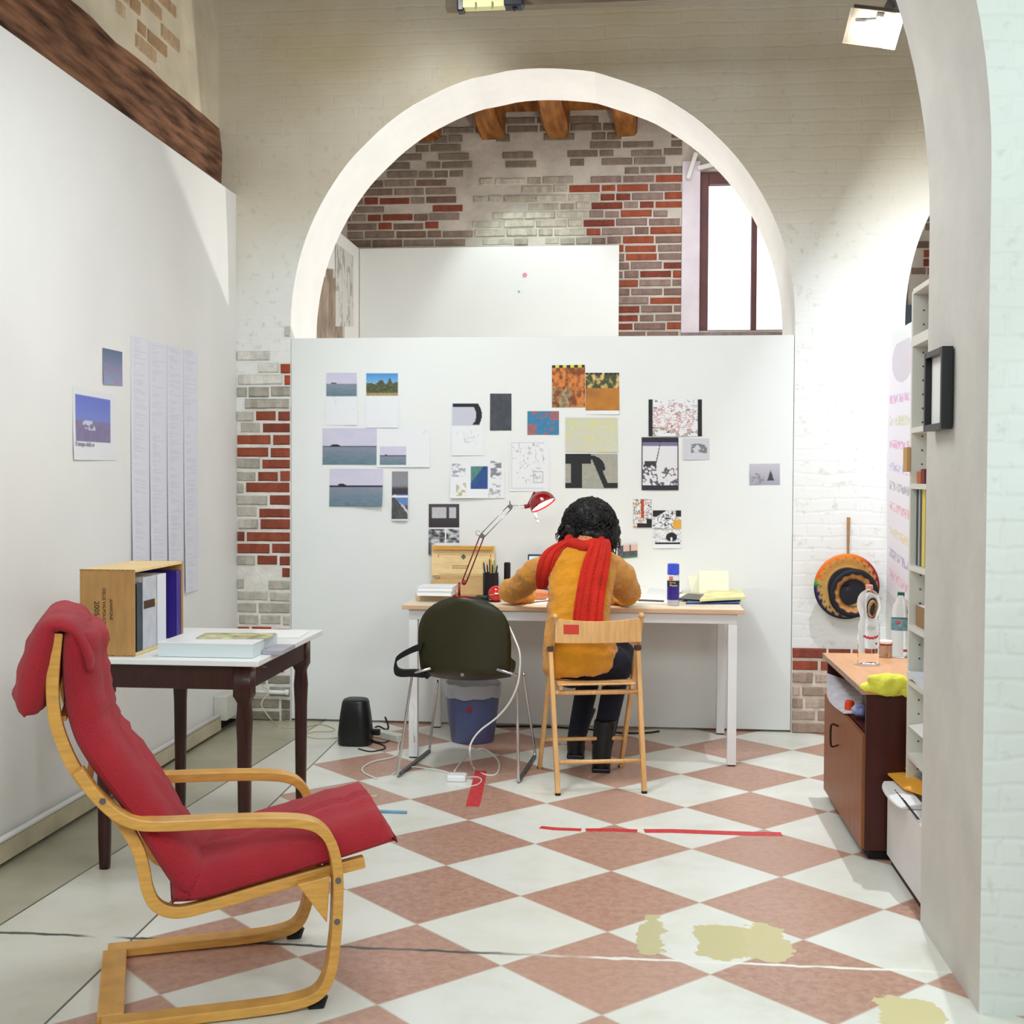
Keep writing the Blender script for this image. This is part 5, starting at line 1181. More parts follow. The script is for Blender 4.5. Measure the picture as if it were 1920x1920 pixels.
b.tube([shL, (shL+elL)/2, elL, wrL], [.05, .043, .036, .026], 12); b.tube([shR, (shR+elR)/2, elR, wrR], [.05, .043, .036, .026], 12)
b.loft([(neck0+V((0, -.02, -.04)), V((.16, 0, 0)), V((0, .07, 0))), (AY(1092, 1080, 5.56), V((.15, 0, 0)), V((0, .09, 0))), (AY(1086, 1180, 5.47), V((.12, 0, 0)), V((0, .085, 0))), (hip+V((0, 0, .05)), V((.15, 0, 0)), V((0, .1, 0)))], n=20)
b.tube([hip+V((-.07, 0, 0)), (hip+knL)/2+V((-.03, 0, 0)), knL, (knL+anL)/2, anL], [.078, .068, .05, .045, .033], 12)
b.tube([hip+V((.07, 0, 0)), (hip+knR)/2+V((.03, 0, 0)), knR, (knR+anR)/2, anR], [.078, .068, .05, .045, .033], 12)
hand(b, wrL, haL, 1); hand(b, wrR, haR, -1)
pe.part(b, 'body', skin, smooth=True, remesh=.007, sm=3)
# facial features (turned away from the camera)
b = MB()
for s in (-1, 1): b.ball(headc+V((.032*s, .106, -.008)), .009)
pe.part(b, 'eyes', mat('eye_dark', S(30, 22, 18), .3), smooth=True)
b = MB(); b.ball(headc+V((0, .108, -.085)), .018, (1.2, .5, .35)); pe.part(b, 'mouth', mat('lips', S(170, 80, 70), .5), smooth=True)
# jeans
b = MB()
b.loft([(hip+V((0, .03, -.035)), V((.155, 0, 0)), V((0, .12, 0))), (hip+V((0, .0, .02)), V((.175, 0, 0)), V((0, .125, 0))), (hip+V((0, -.01, .09)), V((.15, 0, 0)), V((0, .105, 0)))], n=20)
b.tube([hip+V((-.08, 0, .0)), (hip+knL)/2+V((-.03, 0, .01)), knL, (knL*.5+anL*.5)+V((0, -.01, 0)), anL], [.09, .08, .06, .053, .044], 14)
hr = AY(1150, 1250, 5.50); hr.z = .52
b.tube([hr+V((-.02, .0, 0)), AY(1163, 1232, 5.62), AY(1163, 1240, 5.80), (knR*.6+anR*.4), anR+V((0, 0, .02))], [.088, .078, .066, .058, .05], 14)
b.ball(AY(1152, 1250, 5.49), .075, (1, 1, 1.25)); b.ball(AY(1163, 1215, 5.58), .045, (1, 1, 1.3))
pe.part(b, 'jeans', denim, smooth=True, remesh=.01, sm=3)
# boots
for an, px, nm in ((anL, 1068, 0), (anR, 1125, 1)):
    tl = .045 if nm == 0 else .018; b = MB(); f = V((an.x-(.03 if nm == 0 else .0), an.y+.02, 0))
    b.loft([(V((an.x, an.y-.01, .015)), V((.04, 0, 0)), V((0, .05, 0))), (V((an.x, an.y-.005, .08)), V((.046, 0, 0)), V((0, .055, 0))), (V((an.x+tl*.5, an.y, .17)), V((.05, 0, 0)), V((0, .055, 0))), (V((an.x+tl, an.y+.005, .235)), V((.054, 0, 0)), V((0, .058, 0)))], n=16)
    b.tube([(an.x, an.y, .04), (an.x-.005, an.y+.1, .035), (an.x-.008, an.y+.17, .03)], [.045, .042, .028], 12, flat=.8)
    pe.part(b, 'boot', boot_m, smooth=True, remesh=.008, sm=2)
    b = MB(); b.box((an.x-.042, an.y-.06, 0), (an.x+.042, an.y-.0, .02)); b.box((an.x-.045, an.y, 0), (an.x+.04, an.y+.2, .012)); pe.part(b, 'boot_sole', black_plastic, bevel=.006)
# sweater
b = MB()
def ring(px, py, hwpx, dep, dy=0, tilt=0): c = tc(px, py)+V((0, dy, 0)); return (c, V((K(hwpx), 0, K(tilt))), V((0, dep, 0)))
tors = [ring(1087, 1290, 66, .125, .02, 6) if False else (AY(1086, 1262, 5.47), V((K(62), 0, K(6))), V((0, .125, 0))), (AY(1087, 1250, 5.465), V((K(69), 0, K(5))), V((0, .14, 0))), (AY(1088, 1225, 5.46), V((K(70), 0, K(3))), V((0, .138, 0))), ring(1086, 1200, 67, .13), ring(1084, 1160, 59, .12), ring(1087, 1120, 59, .115), ring(1090, 1080, 65, .11), ring(1092, 1050, 64, .098), (tc(1094, 1032), V((K(50), 0, 0)), V((0, .08, 0))), (tc(1096, 1018), V((K(26), 0, 0)), V((0, .062, 0)))]
b.loft(tors, n=28, p=2.3)
cuffL = elL*.42+wrL*.58
b.tube([shL+V((.03, 0, -.01)), shL*.6+elL*.4+V((-.008, .0, .006)), shL*.25+elL*.75, elL+V((-.008, 0, .012)), elL*.7+wrL*.3, cuffL], [.075, .066, .06, .056, .052, .044], 16)
b.tube([shR+V((-.03, 0, -.01)), shR*.6+elR*.4+V((.012, .0, .01)), shR*.25+elR*.75+V((.006, 0, .006)), elR+V((0, 0, .014)), elR*.6+wrR*.4, elR*.3+wrR*.7], [.078, .07, .064, .06, .05, .04], 16)
for k, (cx, cy_, r) in enumerate(((1030, 1206, .05), (1027, 1180, .03))): pass
for t in (0.35, .5, .65, .8, .93):
    p = shL*(1-t)+elL*t; dd = (elL-shL).normalized(); a = dd.cross(V((0, 0, 1))).normalized(); c = a.cross(dd)
    b.loft([(p-dd*.012, a*.052, c*.05), (p+V((0, 0, .004)), a*.069, c*.066), (p+dd*.014, a*.052, c*.05)], n=14)
    p = shR*(1-t)+elR*t; dd = (elR-shR).normalized(); a = dd.cross(V((0, 0, 1))).normalized(); c = a.cross(dd)
    if t > .55: b.loft([(p-dd*.012, a*.055, c*.055), (p+V((.002, 0, .004)), a*.071, c*.068), (p+dd*.014, a*.055, c*.055)], n=14)
pe.part(b, 'sweater', mustard, smooth=True, remesh=.0075, sm=4, disp=(.02, .05))
# scarf: collar and two tails
b = MB(); R = []
nc = AY(1096, 1019, 5.60)
for k in range(28):
    a = 2*PI*k/28; c = nc+V((.074*math.cos(a), .07*math.sin(a), .012*math.sin(a)+.004*math.sin(a*5))); rad = V((math.cos(a), math.sin(a), 0))
    R.append([c+rad*(.024*math.cos(t))*(1+.15*math.sin(5*t+a*3))+V((0, 0, .034*math.sin(t))) for t in [2*PI*q/14 for q in range(14)]])
ids = [[b.vert(p) for p in r] for r in R]
for i in range(28):
    for q in range(14): b.face((ids[i][q], ids[i][(q+1) % 14], ids[(i+1) % 28][(q+1) % 14], ids[(i+1) % 28][q]))
scf = pe.part(b, 'scarf', scarf_red, smooth=True)
def drape(name, rows, n=22, folds=3, amp=.009):
    b = MB(); ids = []
    for j, (xl, xr, py, Y, bulge) in enumerate(rows):
        row = []
        for i in range(n+1):
            u = i/n; p = AY(xl+(xr-xl)*u, py, Y); w = math.sin(u*folds*2*PI+j*.25)+.5*math.sin(u*(folds*2+1)*2*PI+1)
            p += V((0, -bulge*(1-(2*u-1)**2)-amp*w*.8, 0)); row.append(p)
        ids.append([b.vert(p) for p in row])
    for a, c in zip(ids, ids[1:]):
        for i in range(n): b.face((a[i], a[i+1], c[i+1], c[i]))
    return pe.part(b, name, scarf_red, parent=scf, smooth=True, solid=.007, sub=1)
drape('long_tail', [(1112, 1142, 1010, 5.56, .0), (1106, 1146, 1020, 5.512, .012), (1098, 1146, 1040, 5.472, .012), (1090, 1143, 1062, 5.445, .012), (1084, 1138, 1090, 5.425, .012), (1079, 1134, 1120, 5.400, .012), (1075, 1131, 1145, 5.378, .012), (1073, 1130, 1172, 5.36, .01)], folds=3)
drape('short_tail', [(1062, 1086, 1010, 5.57, 0), (1036, 1062, 1022, 5.545, .01), (1018, 1050, 1034, 5.52, .012), (1010, 1044, 1050, 5.50, .014), (1005, 1038, 1072, 5.505, .014), (1004, 1030, 1090, 5.53, .012), (1008, 1026, 1104, 5.555, .01)], folds=2, amp=.006)
# hair: curly mop
b = MB(); rh = random.Random(11)
b.ball(headc+V((0, -.015, .012)), .118, (.98, 1.02, 1.0), 26, 18)
b.ball(AY(1078, 1003, 5.68), .075, (.9, .9, .9)); b.ball(AY(1138, 1000, 5.71), .07, (.9, .9, 1.0)); b.ball(AY(1108, 1003, 5.66), .082, (1.1, .8, .8))
hr_ = pe.part(b, 'hair', hair_m, smooth=True, remesh=.009, sm=2, disp=(.034, .028))
b = MB()
def curl(p, out, L_, r0, rad=.009):
    pts = []; a = rh.uniform(0, 6.3); x = out.cross(V((.3, .5, 1))).normalized(); y = out.cross(x).normalized(); turns = rh.uniform(1.2, 2.4)
    for k in range(11):
        t = k/10; th = a+t*turns*2*PI; g = V((0, 0, -.6*L_*t*t)); pts.append(p+out*(L_*t*.65)+x*(rad*math.cos(th))+y*(rad*math.sin(th))+g)
    b.tube(pts, [r0*(1-.75*k/10) for k in range(11)], 5)
for k in range(900):
    u, v = rh.uniform(-1, 1), rh.uniform(0, 2*PI); s = math.sqrt(1-u*u); d = V((s*math.cos(v), s*math.sin(v), u))
    if d.y > .55 and d.z < .35: continue
    c = headc+V((0, -.015, .008)); p = c+V((d.x*.112, d.y*.112, d.z*.112))
    L_ = rh.uniform(.025, .045)+(.03 if d.z < -.25 else 0); curl(p, (d+V((0, 0, -.3))).normalized(), L_, .0056, rh.uniform(.007, .013))
for k in range(60): curl(AY(rh.uniform(1052, 1078), rh.uniform(985, 1012), 5.66+rh.uniform(-.03, .05)), V((rh.uniform(-1, -.2), rh.uniform(-.5, .3), rh.uniform(-.8, .1))).normalized(), rh.uniform(.03, .05), .005)
for k in range(36): curl(AY(rh.uniform(1138, 1156), rh.uniform(985, 1004), 5.72+rh.uniform(-.03, .05)), V((rh.uniform(.3, 1), rh.uniform(-.3, .5), rh.uniform(-.8, .1))).normalized(), rh.uniform(.02, .04), .005)
pe.part(b, 'curls', hair_m, parent=hr_, smooth=True)
q0 = wrR+V((-.01, .08, .0)); b = MB(); b.tube([q0+V((0, 0, -.03)), q0+V((.02, -.02, .09))], .004, 8); one(b, 'pen', black_plastic, 'dark pen held in the person\'s right hand', 'pen', base=q0+V((0, 0, -.03)))
# ------------------------------------------------------------------ right side: cabinet, bookcase, drawers
KX, KY0, KY1, KH = .82, 4.45, 5.33, .615
kb = T('side_cabinet', 'brown veneered low cabinet with an open shelf and one handled door by the right wall', 'cabinet', (KX+.25, (KY0+KY1)/2, 0))
b = MB(); b.box((KX+.012, KY0, .035), (1.33, KY0+.018, KH-.022)); kb.part(b, 'side_panel', dark_veneer, bevel=.001)
b = MB(); b.box((KX+.012, KY1-.018, .035), (1.33, KY1, KH-.022)); kb.part(b, 'side_panel', dark_veneer, bevel=.001)
b = MB(); b.box((KX-.005, KY0-.012, KH-.022), (1.335, KY1+.012, KH)); kb.part(b, 'cabinet_top', veneer_top, bevel=.002)
b = MB(); b.box((KX-.0062, KY0-.0125, KH-.021), (KX-.005, KY1+.012, KH-.001)); kb.part(b, 'top_edging', mat('worn_edge', S(170, 146, 130), .6, var=.3, vs=60))
b = MB(); b.box((KX+.02, KY0+.018, .43), (1.32, KY1-.018, .448)); kb.part(b, 'shelf', dark_veneer)
b = MB(); b.box((1.315, KY0+.018, .035), (1.33, KY1-.018, KH-.022)); b.box((KX+.02, KY0+.018, .035), (1.32, KY1-.018, .05)); kb.part(b, 'carcass', mat('dark_inside', S(34, 14, 8), .6))
b = MB(); b.box((KX, KY0+.004, .04), (KX+.016, KY1-.02, .445)); dr = kb.part(b, 'door', brown_veneer, bevel=.001)
b = MB(); b.box((KX+.03, KY0+.02, 0), (1.3, KY1-.02, .036)); kb.part(b, 'plinth', mat('plinth_black', S(14, 8, 6), .7))
ha, hb_ = AX(1572, 1357, KX), AX(1572, 1402, KX)
b = MB(); yc = ha.y; z0, z1 = hb_.z, ha.z
b.tube(cable([(KX, yc, z1-.01), (KX-.025, yc, z1-.003), (KX-.03, yc, z1-.03), (KX-.03, yc, (z0+z1)/2), (KX-.03, yc, z0+.03), (KX-.025, yc, z0+.003), (KX, yc, z0+.01)]), .004, 8)
kb.part(b, 'handle', mat('antique_iron', S(52, 34, 24), .4, metal=.6), parent=dr, smooth=True)
# things inside the open shelf
b = MB(); p0 = V((KX+.005, 5.22, .45)); R = []
for i in range(9):
    t = i/8; y = 5.25-.42*t; R.append([V((KX+.0-.015*math.sin(t*PI), y, .449+.002)), V((KX+.2, y, .452)), V((KX+.2, y, .475)), V((KX+.0-.015*math.sin(t*PI), y, .452+.09*(1-t)**1.5))])
b.rings(R); one(b, 'paper_stack', mat('stack_paper', S(214, 216, 226), .7, var=.15, vs=40), 'grey white stack of papers sagging out of the cabinet\'s open shelf', 'papers', base=p0)
q = AX(1593, 1315, KX+.03); b = MB(); b.lathe([(.018, 0), (.02, .005), (.018, .04), (.012, .045)], (q.x, q.y, .449), n=14); one(b, 'small_pot', mat('orange_plastic', S(226, 74, 30), .4), 'small orange red pot on the cabinet\'s open shelf', 'pot', base=(q.x, q.y, .449))
q = AX(1602, 1328, KX+.03); b = MB(); b.ball((q.x+.02, q.y-.02, .478), .032, (1, 1.5, .75)); one(b, 'crumpled_bag', mat('bag_bluewhite', S(176, 190, 220), .4, var=.35, vs=30, var2=S(60, 70, 150)), 'crumpled blue and white plastic bag on the cabinet\'s open shelf', 'bag', base=(q.x, q.y, .449), disp=(.02, .02), smooth=True)
q = AX(1600, 1300, KX+.06); b = MB(); b.box((q.x+.03, q.y-.14, .449), (q.x+.15, q.y-.02, .535)); one(b, 'black_box', black_plastic, 'black box standing at the back of the cabinet\'s open shelf', 'box', base=(q.x+.07, q.y, .449), bevel=.004)
# bottles
def bottle(name, lbl, px, pyb, h, capm, prof, lab):
    c = AZ(px, pyb, KH+.0005); t = T('water_bottle', lbl, 'bottle', c); b = MB(); sc_ = h
    b.lathe([(r, z*h) for r, z in prof], c, n=28); t.part(b, 'bottle_body', glassy, smooth=True)
    b = MB(); b.lathe([(r-.0012, z*h+.0008) for r, z in reversed(prof)], c, n=28)
    b = MB(); b.lathe([(.014, .955*h), (.0145, .96*h), (.0145, h), (.012, h+.001)], c, n=18); t.part(b, 'cap', capm); lab(t, c, h); return t
P1_ = [(.034, 0), (.042, .01), (.043, .05), (.040, .07), (.043, .1), (.040, .13), (.043, .17), (.0405, .2), (.043, .24), (.043, .4), (.0405, .42), (.043, .45), (.041, .5), (.036, .55), (.034, .6), (.04, .66), (.0465, .72), (.047, .78), (.043, .85), (.03, .91), (.014, .94), (.0135, .955)]
def lab1(t, c, h):
    b = MB()
    for k in range(12):
        a = PI*(1.28+.42*k/11)+.1; r = .0436; z = .36*h-.006*math.sin(k/11*PI)+.002*math.sin(k*2.5)
        b.box((-.003, -.0006, -.0045), (.003, .0006, .0045), Matrix.Translation(c+V((r*math.cos(a), r*math.sin(a), z))) @ Matrix.Rotation(a-PI/2, 4, 'Z'))
    t.part(b, 'red_lettering', mat('print_red', S(190, 44, 50), .5))
    b = MB(); a = PI*1.68; b.ball(c+V((.0436*math.cos(a), .0436*math.sin(a), .27*h)), .0045); t.part(b, 'red_dot', bpy.data.materials['print_red'])
b1 = bottle('bottle', 'tall empty clear bottle with a pale red cap in front on the cabinet', 1628, 1244, .315, mat('cap_pink', S(226, 150, 140), .4), P1_, lab1)
def lab2(t, c, h):
    b = MB(); b.lathe([(.0385, .42*h), (.0385, .6*h)], c, n=28, cap=False); t.part(b, 'bottle_label', mat('label_mix', S(140, 156, 190), .5, var=.4, vs=50, var2=S(60, 130, 120)))
    b = MB(); b.ball(c+V((-.014, -.036, .55*h)), .008, (1, .3, 1)); t.part(b, 'label_dot', mat('dot_red', S(206, 50, 70), .5))
P2_ = [(.03, 0), (.037, .01), (.038, .1), (.036, .12), (.038, .15), (.038, .6), (.036, .7), (.034, .78), (.026, .86), (.014, .92), (.013, .955)]
bottle('bottle', 'smaller clear bottle with a dark green cap and a small label behind the tall bottle', 1688, 1232, .27, mat('cap_green', S(16, 84, 74), .4), P2_, lab2)
c = AZ(1660, 1232, KH+.0005); jr = T('glass_jar', 'small glass jar with a white lid between the two bottles', 'jar', c)
b = MB(); b.lathe([(.024, 0), (.027, .004), (.027, .052), (.022, .06)], c, n=24); jr.part(b, 'jar_body', mat('jar_glass', S(214, 176, 150), .1, trans=.6), smooth=True)
b = MB(); b.lathe([(.028, .058), (.029, .06), (.029, .068), (.026, .07)], c, n=24); jr.part(b, 'lid', white_paint)
b = MB(); b.lathe([(.0275, .05), (.0275, .058)], c, n=24, cap=False); jr.part(b, 'red_ring', mat('ring_red', S(150, 60, 50), .5))
# yellow cloth over the cabinet corner
b = MB(); yq = KY0-.012
pA, pB, pC = AZ(1650, 1256, KH), AZ(1680, 1250, KH), AZ(1697, 1250, KH)
b.ball(V((pA.x, KY0+.05, KH+.012)), .04, (1.1, 1.5, .42)); b.ball(V((pB.x, KY0+.07, KH+.018)), .05, (1.1, 1.5, .5)); b.ball(V((pC.x, KY0+.06, KH+.02)), .045, (.9, 1.5, .5))
e1, e2, e3, e4 = AY(1638, 1274, yq-.02), AY(1660, 1284, yq-.02), AY(1683, 1280, yq-.02), AY(1699, 1296, yq-.02)
b.ball(e1, .022, (1.1, 1.2, .8)); b.ball(e2, .04, (1.3, .9, 1.05)); b.ball(e3, .032, (1.2, .9, 1.0)); b.ball(e4, .02, (.8, .8, 1.2))
b.ball(V((e2.x, KY0+.01, KH-.0)), .035, (1.5, 1.2, .8)); b.ball(V((e3.x, KY0+.01, KH+.0)), .035, (1.2, 1.2, .8)); b.ball(V((e1.x-.012, KY0+.0, KH+.004)), .022, (1.2, 1.3, .7))
one(b, 'yellow_cloth', mat('yellow_cloth', S(232, 228, 84), .85, var=.06, bump=.3, bs=160), 'bright yellow cleaning cloth hanging over the near corner of the brown cabinet', 'cloth', base=pA, smooth=True, remesh=.006, sm=6, disp=(.016, .03))
# bookcase: open front faces the room
BXF, BY1, BY0, BH = .958, 4.39, 3.86, 2.0
wm = mat('bookcase_white', S(226, 224, 214), .45)
bc = T('bookcase', 'tall white bookcase half hidden behind the right pillar', 'bookcase', (BXF+.14, BY1-.25, 0))
b = MB(); b.box((BXF, BY1-.018, 0), (BXF+.29, BY1, BH)); sd = bc.part(b, 'side_panel', wm, bevel=.001)
b = MB(); b.box((BXF, BY0, 0), (BXF+.29, BY0+.018, BH)); bc.part(b, 'side_panel', wm)
b = MB(); b.box((BXF+.285, BY0+.018, 0), (BXF+.29, BY1-.018, BH)); bc.part(b, 'back_panel', wm)
zs = [AX(1711, y, BXF+.001).z for y in (548, 641, 807, 912, 1066, 1180, 1284, 1425)]
zs = [max(.3, z) for z in zs]
for k, z in enumerate(zs):
    b = MB(); th = .035 if k == 1 else .018; b.box((BXF, BY0+.018, z-th/2), (BXF+.285, BY1-.018, z+th/2)); bc.part(b, 'shelf', wm, bevel=.001)
b = MB()
for k in range(34):
    z = .35+k*.048; p = V((BXF+.037, BY1-.0185, z)); b.lathe([(.0032, 0), (.0032, .0008)], p, (0, -1, 0), 8)
bc.part(b, 'peg_holes', mat('peg_dark', S(70, 66, 60), .8), parent=sd)
zb = sorted(zs)
def inb(lbl, y0, y1, zc, h, m, dx=.02, w=.19, name='book', cat='book', grp='books on the white bookcase'):
    t = T(name, lbl, cat, (BXF+dx+w/2, (y0+y1)/2, zc), group=grp); b = MB(); b.box((BXF+dx, y0, zc), (BXF+dx+w, y1, zc+h)); t.part(b, 'cover', m, bevel=.0015)
    b = MB(); b.box((BXF+dx+.004, y0+.003, zc+h-.001), (BXF+dx+w-.002, y1-.003, zc+h+.0006)); t.part(b, 'page_block', paper); return t
def shelf_top(i): return zb[i]+.0095
bz = shelf_top(3); yb = BY1-.02
for lbl, w, h, c in (('dark green book against the far side on the bookcase shelf above the cabinet', .03, .262, S(28, 50, 44)), ('silver spined book second from the far side on that bookcase shelf', .022, .268, S(170, 176, 180)), ('black purple book in the row above the cabinet on the bookcase', .028, .27, S(36, 18, 44)), ('bright yellow wide book in the bookcase row', .045, .276, S(232, 206, 50)), ('dark olive book right of the bright yellow book', .02, .27, S(80, 74, 24)), ('second thinner yellow book at the near end of the bookcase row', .03, .268, S(220, 200, 40))):
    inb(lbl, yb-w, yb, bz, h, mat('bk_%.3f' % yb, c, .4)); yb -= w+.001
z4 = shelf_top(4)
inb('orange brown small box on the bookcase shelf above the books', yb0 if False else BY1-.075, BY1-.022, z4, .042, mat('amber_box', S(190, 104, 34), .5), name='small_box', cat='box', grp=None)
inb('dark red small box beside the orange brown box on the bookcase', BY1-.13, BY1-.078, z4, .05, mat('crimson_box', S(116, 20, 34), .5), name='small_box', cat='box', grp=None)
z5 = shelf_top(5)
for lbl, y1, w, h, c in (('tall grey folder on the second shelf from the bookcase top', BY1-.05, .02, .27, S(120, 116, 110)), ('narrow black file on the second shelf from the bookcase top', BY1-.072, .045, .25, S(18, 18, 26)), ('mottled brown file beside the black file high on the bookcase', BY1-.12, .06, .26, S(96, 84, 82))): inb(lbl, y1-w, y1, z5, h, mat('fl_%.3f' % y1, c, .5), dx=.05, grp='files high on the bookcase', name='folder', cat='folder')
inb('faded red binder on the top shelf of the bookcase', BY1-.2, BY1-.11, shelf_top(6), .22, mat('faded_red', S(150, 76, 76), .6), dx=.03, name='binder', cat='binder', grp=None)
c = V((BXF+.05, BY1-.06, shelf_top(6))); b = MB(); b.box((c.x-.02, c.y-.02, c.z), (c.x+.04, c.y+.02, c.z+.02)); one(b, 'black_clip', black_plastic, 'small black object on the top shelf of the bookcase', 'object', base=c, bevel=.004)
z2 = shelf_top(2)
inb('plain brown cardboard box on the bookcase shelf beside the bottles', BY1-.16, BY1-.03, z2, .07, mat('cardboard', S(160, 124, 88), .7), dx=.02, name='cardboard_box', cat='box', grp=None)
inb('grey document sleeve standing on the bookcase shelf behind the yellow cloth', BY1-.12, BY1-.05, shelf_top(1), .15, mat('sleeve_grey', S(170, 180, 182), .5), dx=.04, name='document_sleeve', cat='folder', grp=None)
q = AX(1706, 1284, BXF-.0); b = MB(); R = []
for i in range(8):
    t = i/7; y = BY1-.03-.3*t; R.append([V((BXF-.006, y, zb[1]+.012+.01*math.sin(t*6))), V((BXF+.2, y, zb[1]+.011)), V((BXF+.2, y, zb[1]+.03)), V((BXF-.008, y, zb[1]+.03+.012*math.sin(t*5+1)))])
b.rings(R); one(b, 'folded_paper', mat('white_fold', S(226, 228, 234), .6), 'folded white paper sticking out of the bookcase beside the yellow cloth', 'paper', base=(BXF, BY1-.2, zb[1]+.01))
b = MB(); a = AX(1702, 1363, BXF-.02); b.prism([(BXF-.02, BY1-.02, .462), (BXF-.02, BY1-.26, .44), (BXF+.15, BY1-.22, .47), (BXF+.15, BY1-.04, .475)], (0, 0, 0), (0, 0, .003)); 
c1 = AX(1703, 1361, BXF); c2 = AX(1729, 1384, BXF)
b = MB(); b.prism([c1, c2, c2+V((.12, .02, .05)), c1+V((.12, 0, .02))], (0, 0, 0), (0, 0, .002)); one(b, 'paper_sheet', paper, 'white sheet jutting from the low bookcase shelf above the white drawer box', 'paper', base=c1)
c1 = AX(1705, 838, BXF-.012); b = MB(); b.box((BXF-.014, BY1-.02, c1.z-.085), (BXF-.002, BY1+.04, c1.z)); one(b, 'tan_tag', mat('tan_tag', S(206, 160, 104), .7), 'tan card tag hanging at the far edge of the bookcase', 'tag', base=c1)
# white drawer box in front of the bookcase foot
XD = .905
zt = AX(1663, 1472, XD).z; db = T('drawer_box', 'low white storage box on dark feet at the foot of the bookcase', 'storage box', (XD+.02, 4.15, 0))
b = MB(); b.box((XD, 3.86, .03), (BXF-.003, 4.43, zt)); db.part(b, 'box_body', mat('box_white', S(226, 222, 220), .5, var=.03), bevel=.003)
b = MB(); b.box((XD+.012, 3.88, 0), (BXF-.01, 4.41, .03)); db.part(b, 'base', mat('base_brown', S(54, 28, 18), .7))
s1, s2 = AX(1679, 1481, XD-.0005), AX(1722, 1536, XD-.0005); b = MB(); b.bar(s1, s2, .002, .008, up=V((1, 0, 0))); db.part(b, 'lid_gap', black_plastic)
b = MB(); R = []
for i in range(10):
    t = i/9; y = 4.41-.3*t; w = .018*math.sin(t*PI)**.5
    R.append([V((XD-.02-w, y, zt+.002)), V((BXF-.005, y, zt+.001)), V((BXF-.005, y, zt+.024)), V((XD-.018-w, y, zt+.022-.012*t))])
b.rings(R); one(b, 'white_bag', mat('soft_white', S(236, 236, 236), .5), 'soft white plastic bag lying on top of the white storage box', 'bag', base=(XD, 4.2, zt), smooth=False, bevel=.006)
b = MB(); a1, a2, a3, a4 = AZ(1657, 1446, zt+.034), AZ(1700, 1452, zt+.04), AZ(1733, 1470, zt+.05), AZ(1733, 1493, zt+.034)
b.prism([a1, AZ(1695, 1480, zt+.034), a4, a3, a2], (0, 0, 0), (0, 0, .006)); one(b, 'orange_envelope', mat('envelope_orange', S(232, 164, 54), .6, var=.06), 'orange padded envelope on top of the white storage box', 'envelope', base=a1)
b = MB(); a1, a2, a3 = AZ(1690, 1437, zt+.058), AZ(1735, 1448, zt+.058), AZ(1735, 1462, zt+.058); b.prism([a1, a3, a2], (0, 0, 0), (0, 0, .003)); one(b, 'leaflet', mat('leaflet_blue', S(140, 156, 176), .6, var=.3, vs=20, var2=S(206, 206, 206)), 'grey blue leaflet lying over the orange envelope', 'leaflet', base=a1)
# picture frame on the pillar side
f1, f2, f3 = AX(1753, 660, NX-.001), AX(1783, 652, NX-.001), AX(1795, 803, NX-.001)
fy0, fy1 = AX(1790, 720, NX).y, AX(1755, 720, NX).y; fz1, fz0 = AX(1770, 657, NX).z, AX(1776, 806, NX).z
pf = T('picture_frame', 'small black box frame around white on the side of the right pillar', 'picture frame', (NX, (fy0+fy1)/2, fz0))
b = MB(); d = .018
fx0 = NX-.035
for lo, hi in (((fx0, fy0, fz0), (NX-.004, fy0+d, fz1)), ((fx0, fy1-d, fz0), (NX-.004, fy1, fz1)), ((fx0, fy0+d, fz0), (NX-.004, fy1-d, fz0+d)), ((fx0, fy0+d, fz1-d), (NX-.004, fy1-d, fz1))): b.box(lo, hi)
pf.part(b, 'frame', black_plastic, bevel=.002)
b = MB(); b.box((NX-.016, fy0+d, fz0+d), (NX-.01, fy1-d, fz1-d)); pf.part(b, 'white_mount', paper)
# woven hat on the wall
HY = WB-.08; hc = AY(1588, 1100, HY); axh = V((.12, -1, -.05)).normalized()
ht = T('woven_hat', 'round woven straw hat with a rainbow rim hanging on the brick pier', 'hat', hc)
b = MB(); nr = 60
x_ = axh.cross(V((0, 0, 1))).normalized(); y_ = x_.cross(axh).normalized()
prof_ = [(.165, -.0, 0), (.158, .012, 0), (.15, .014, 0), (.14, .012, 1), (.125, .008, 1), (.11, .004, 1), (.1, .0, 1)]
rings = []
rimc = [(0, S(120, 20, 36)), (.8, S(150, 30, 30)), (1.15, S(206, 100, 20)), (1.6, S(226, 120, 20)), (2.4, S(216, 104, 22)), (2.85, S(214, 90, 20)), (3.0, S(60, 160, 50)), (3.15, S(30, 30, 80)), (4.2, S(24, 26, 50)), (5.5, S(20, 22, 34)), (6.0, S(60, 20, 40)), (6.3, S(120, 20, 36))]
def rim(a):
    for (a0, c0_), (a1_, c1_) in zip(rimc, rimc[1:]):
        if a0 <= a <= a1_: return mix(c0_, c1_, (a-a0)/(a1_-a0))
    return rimc[0][1]
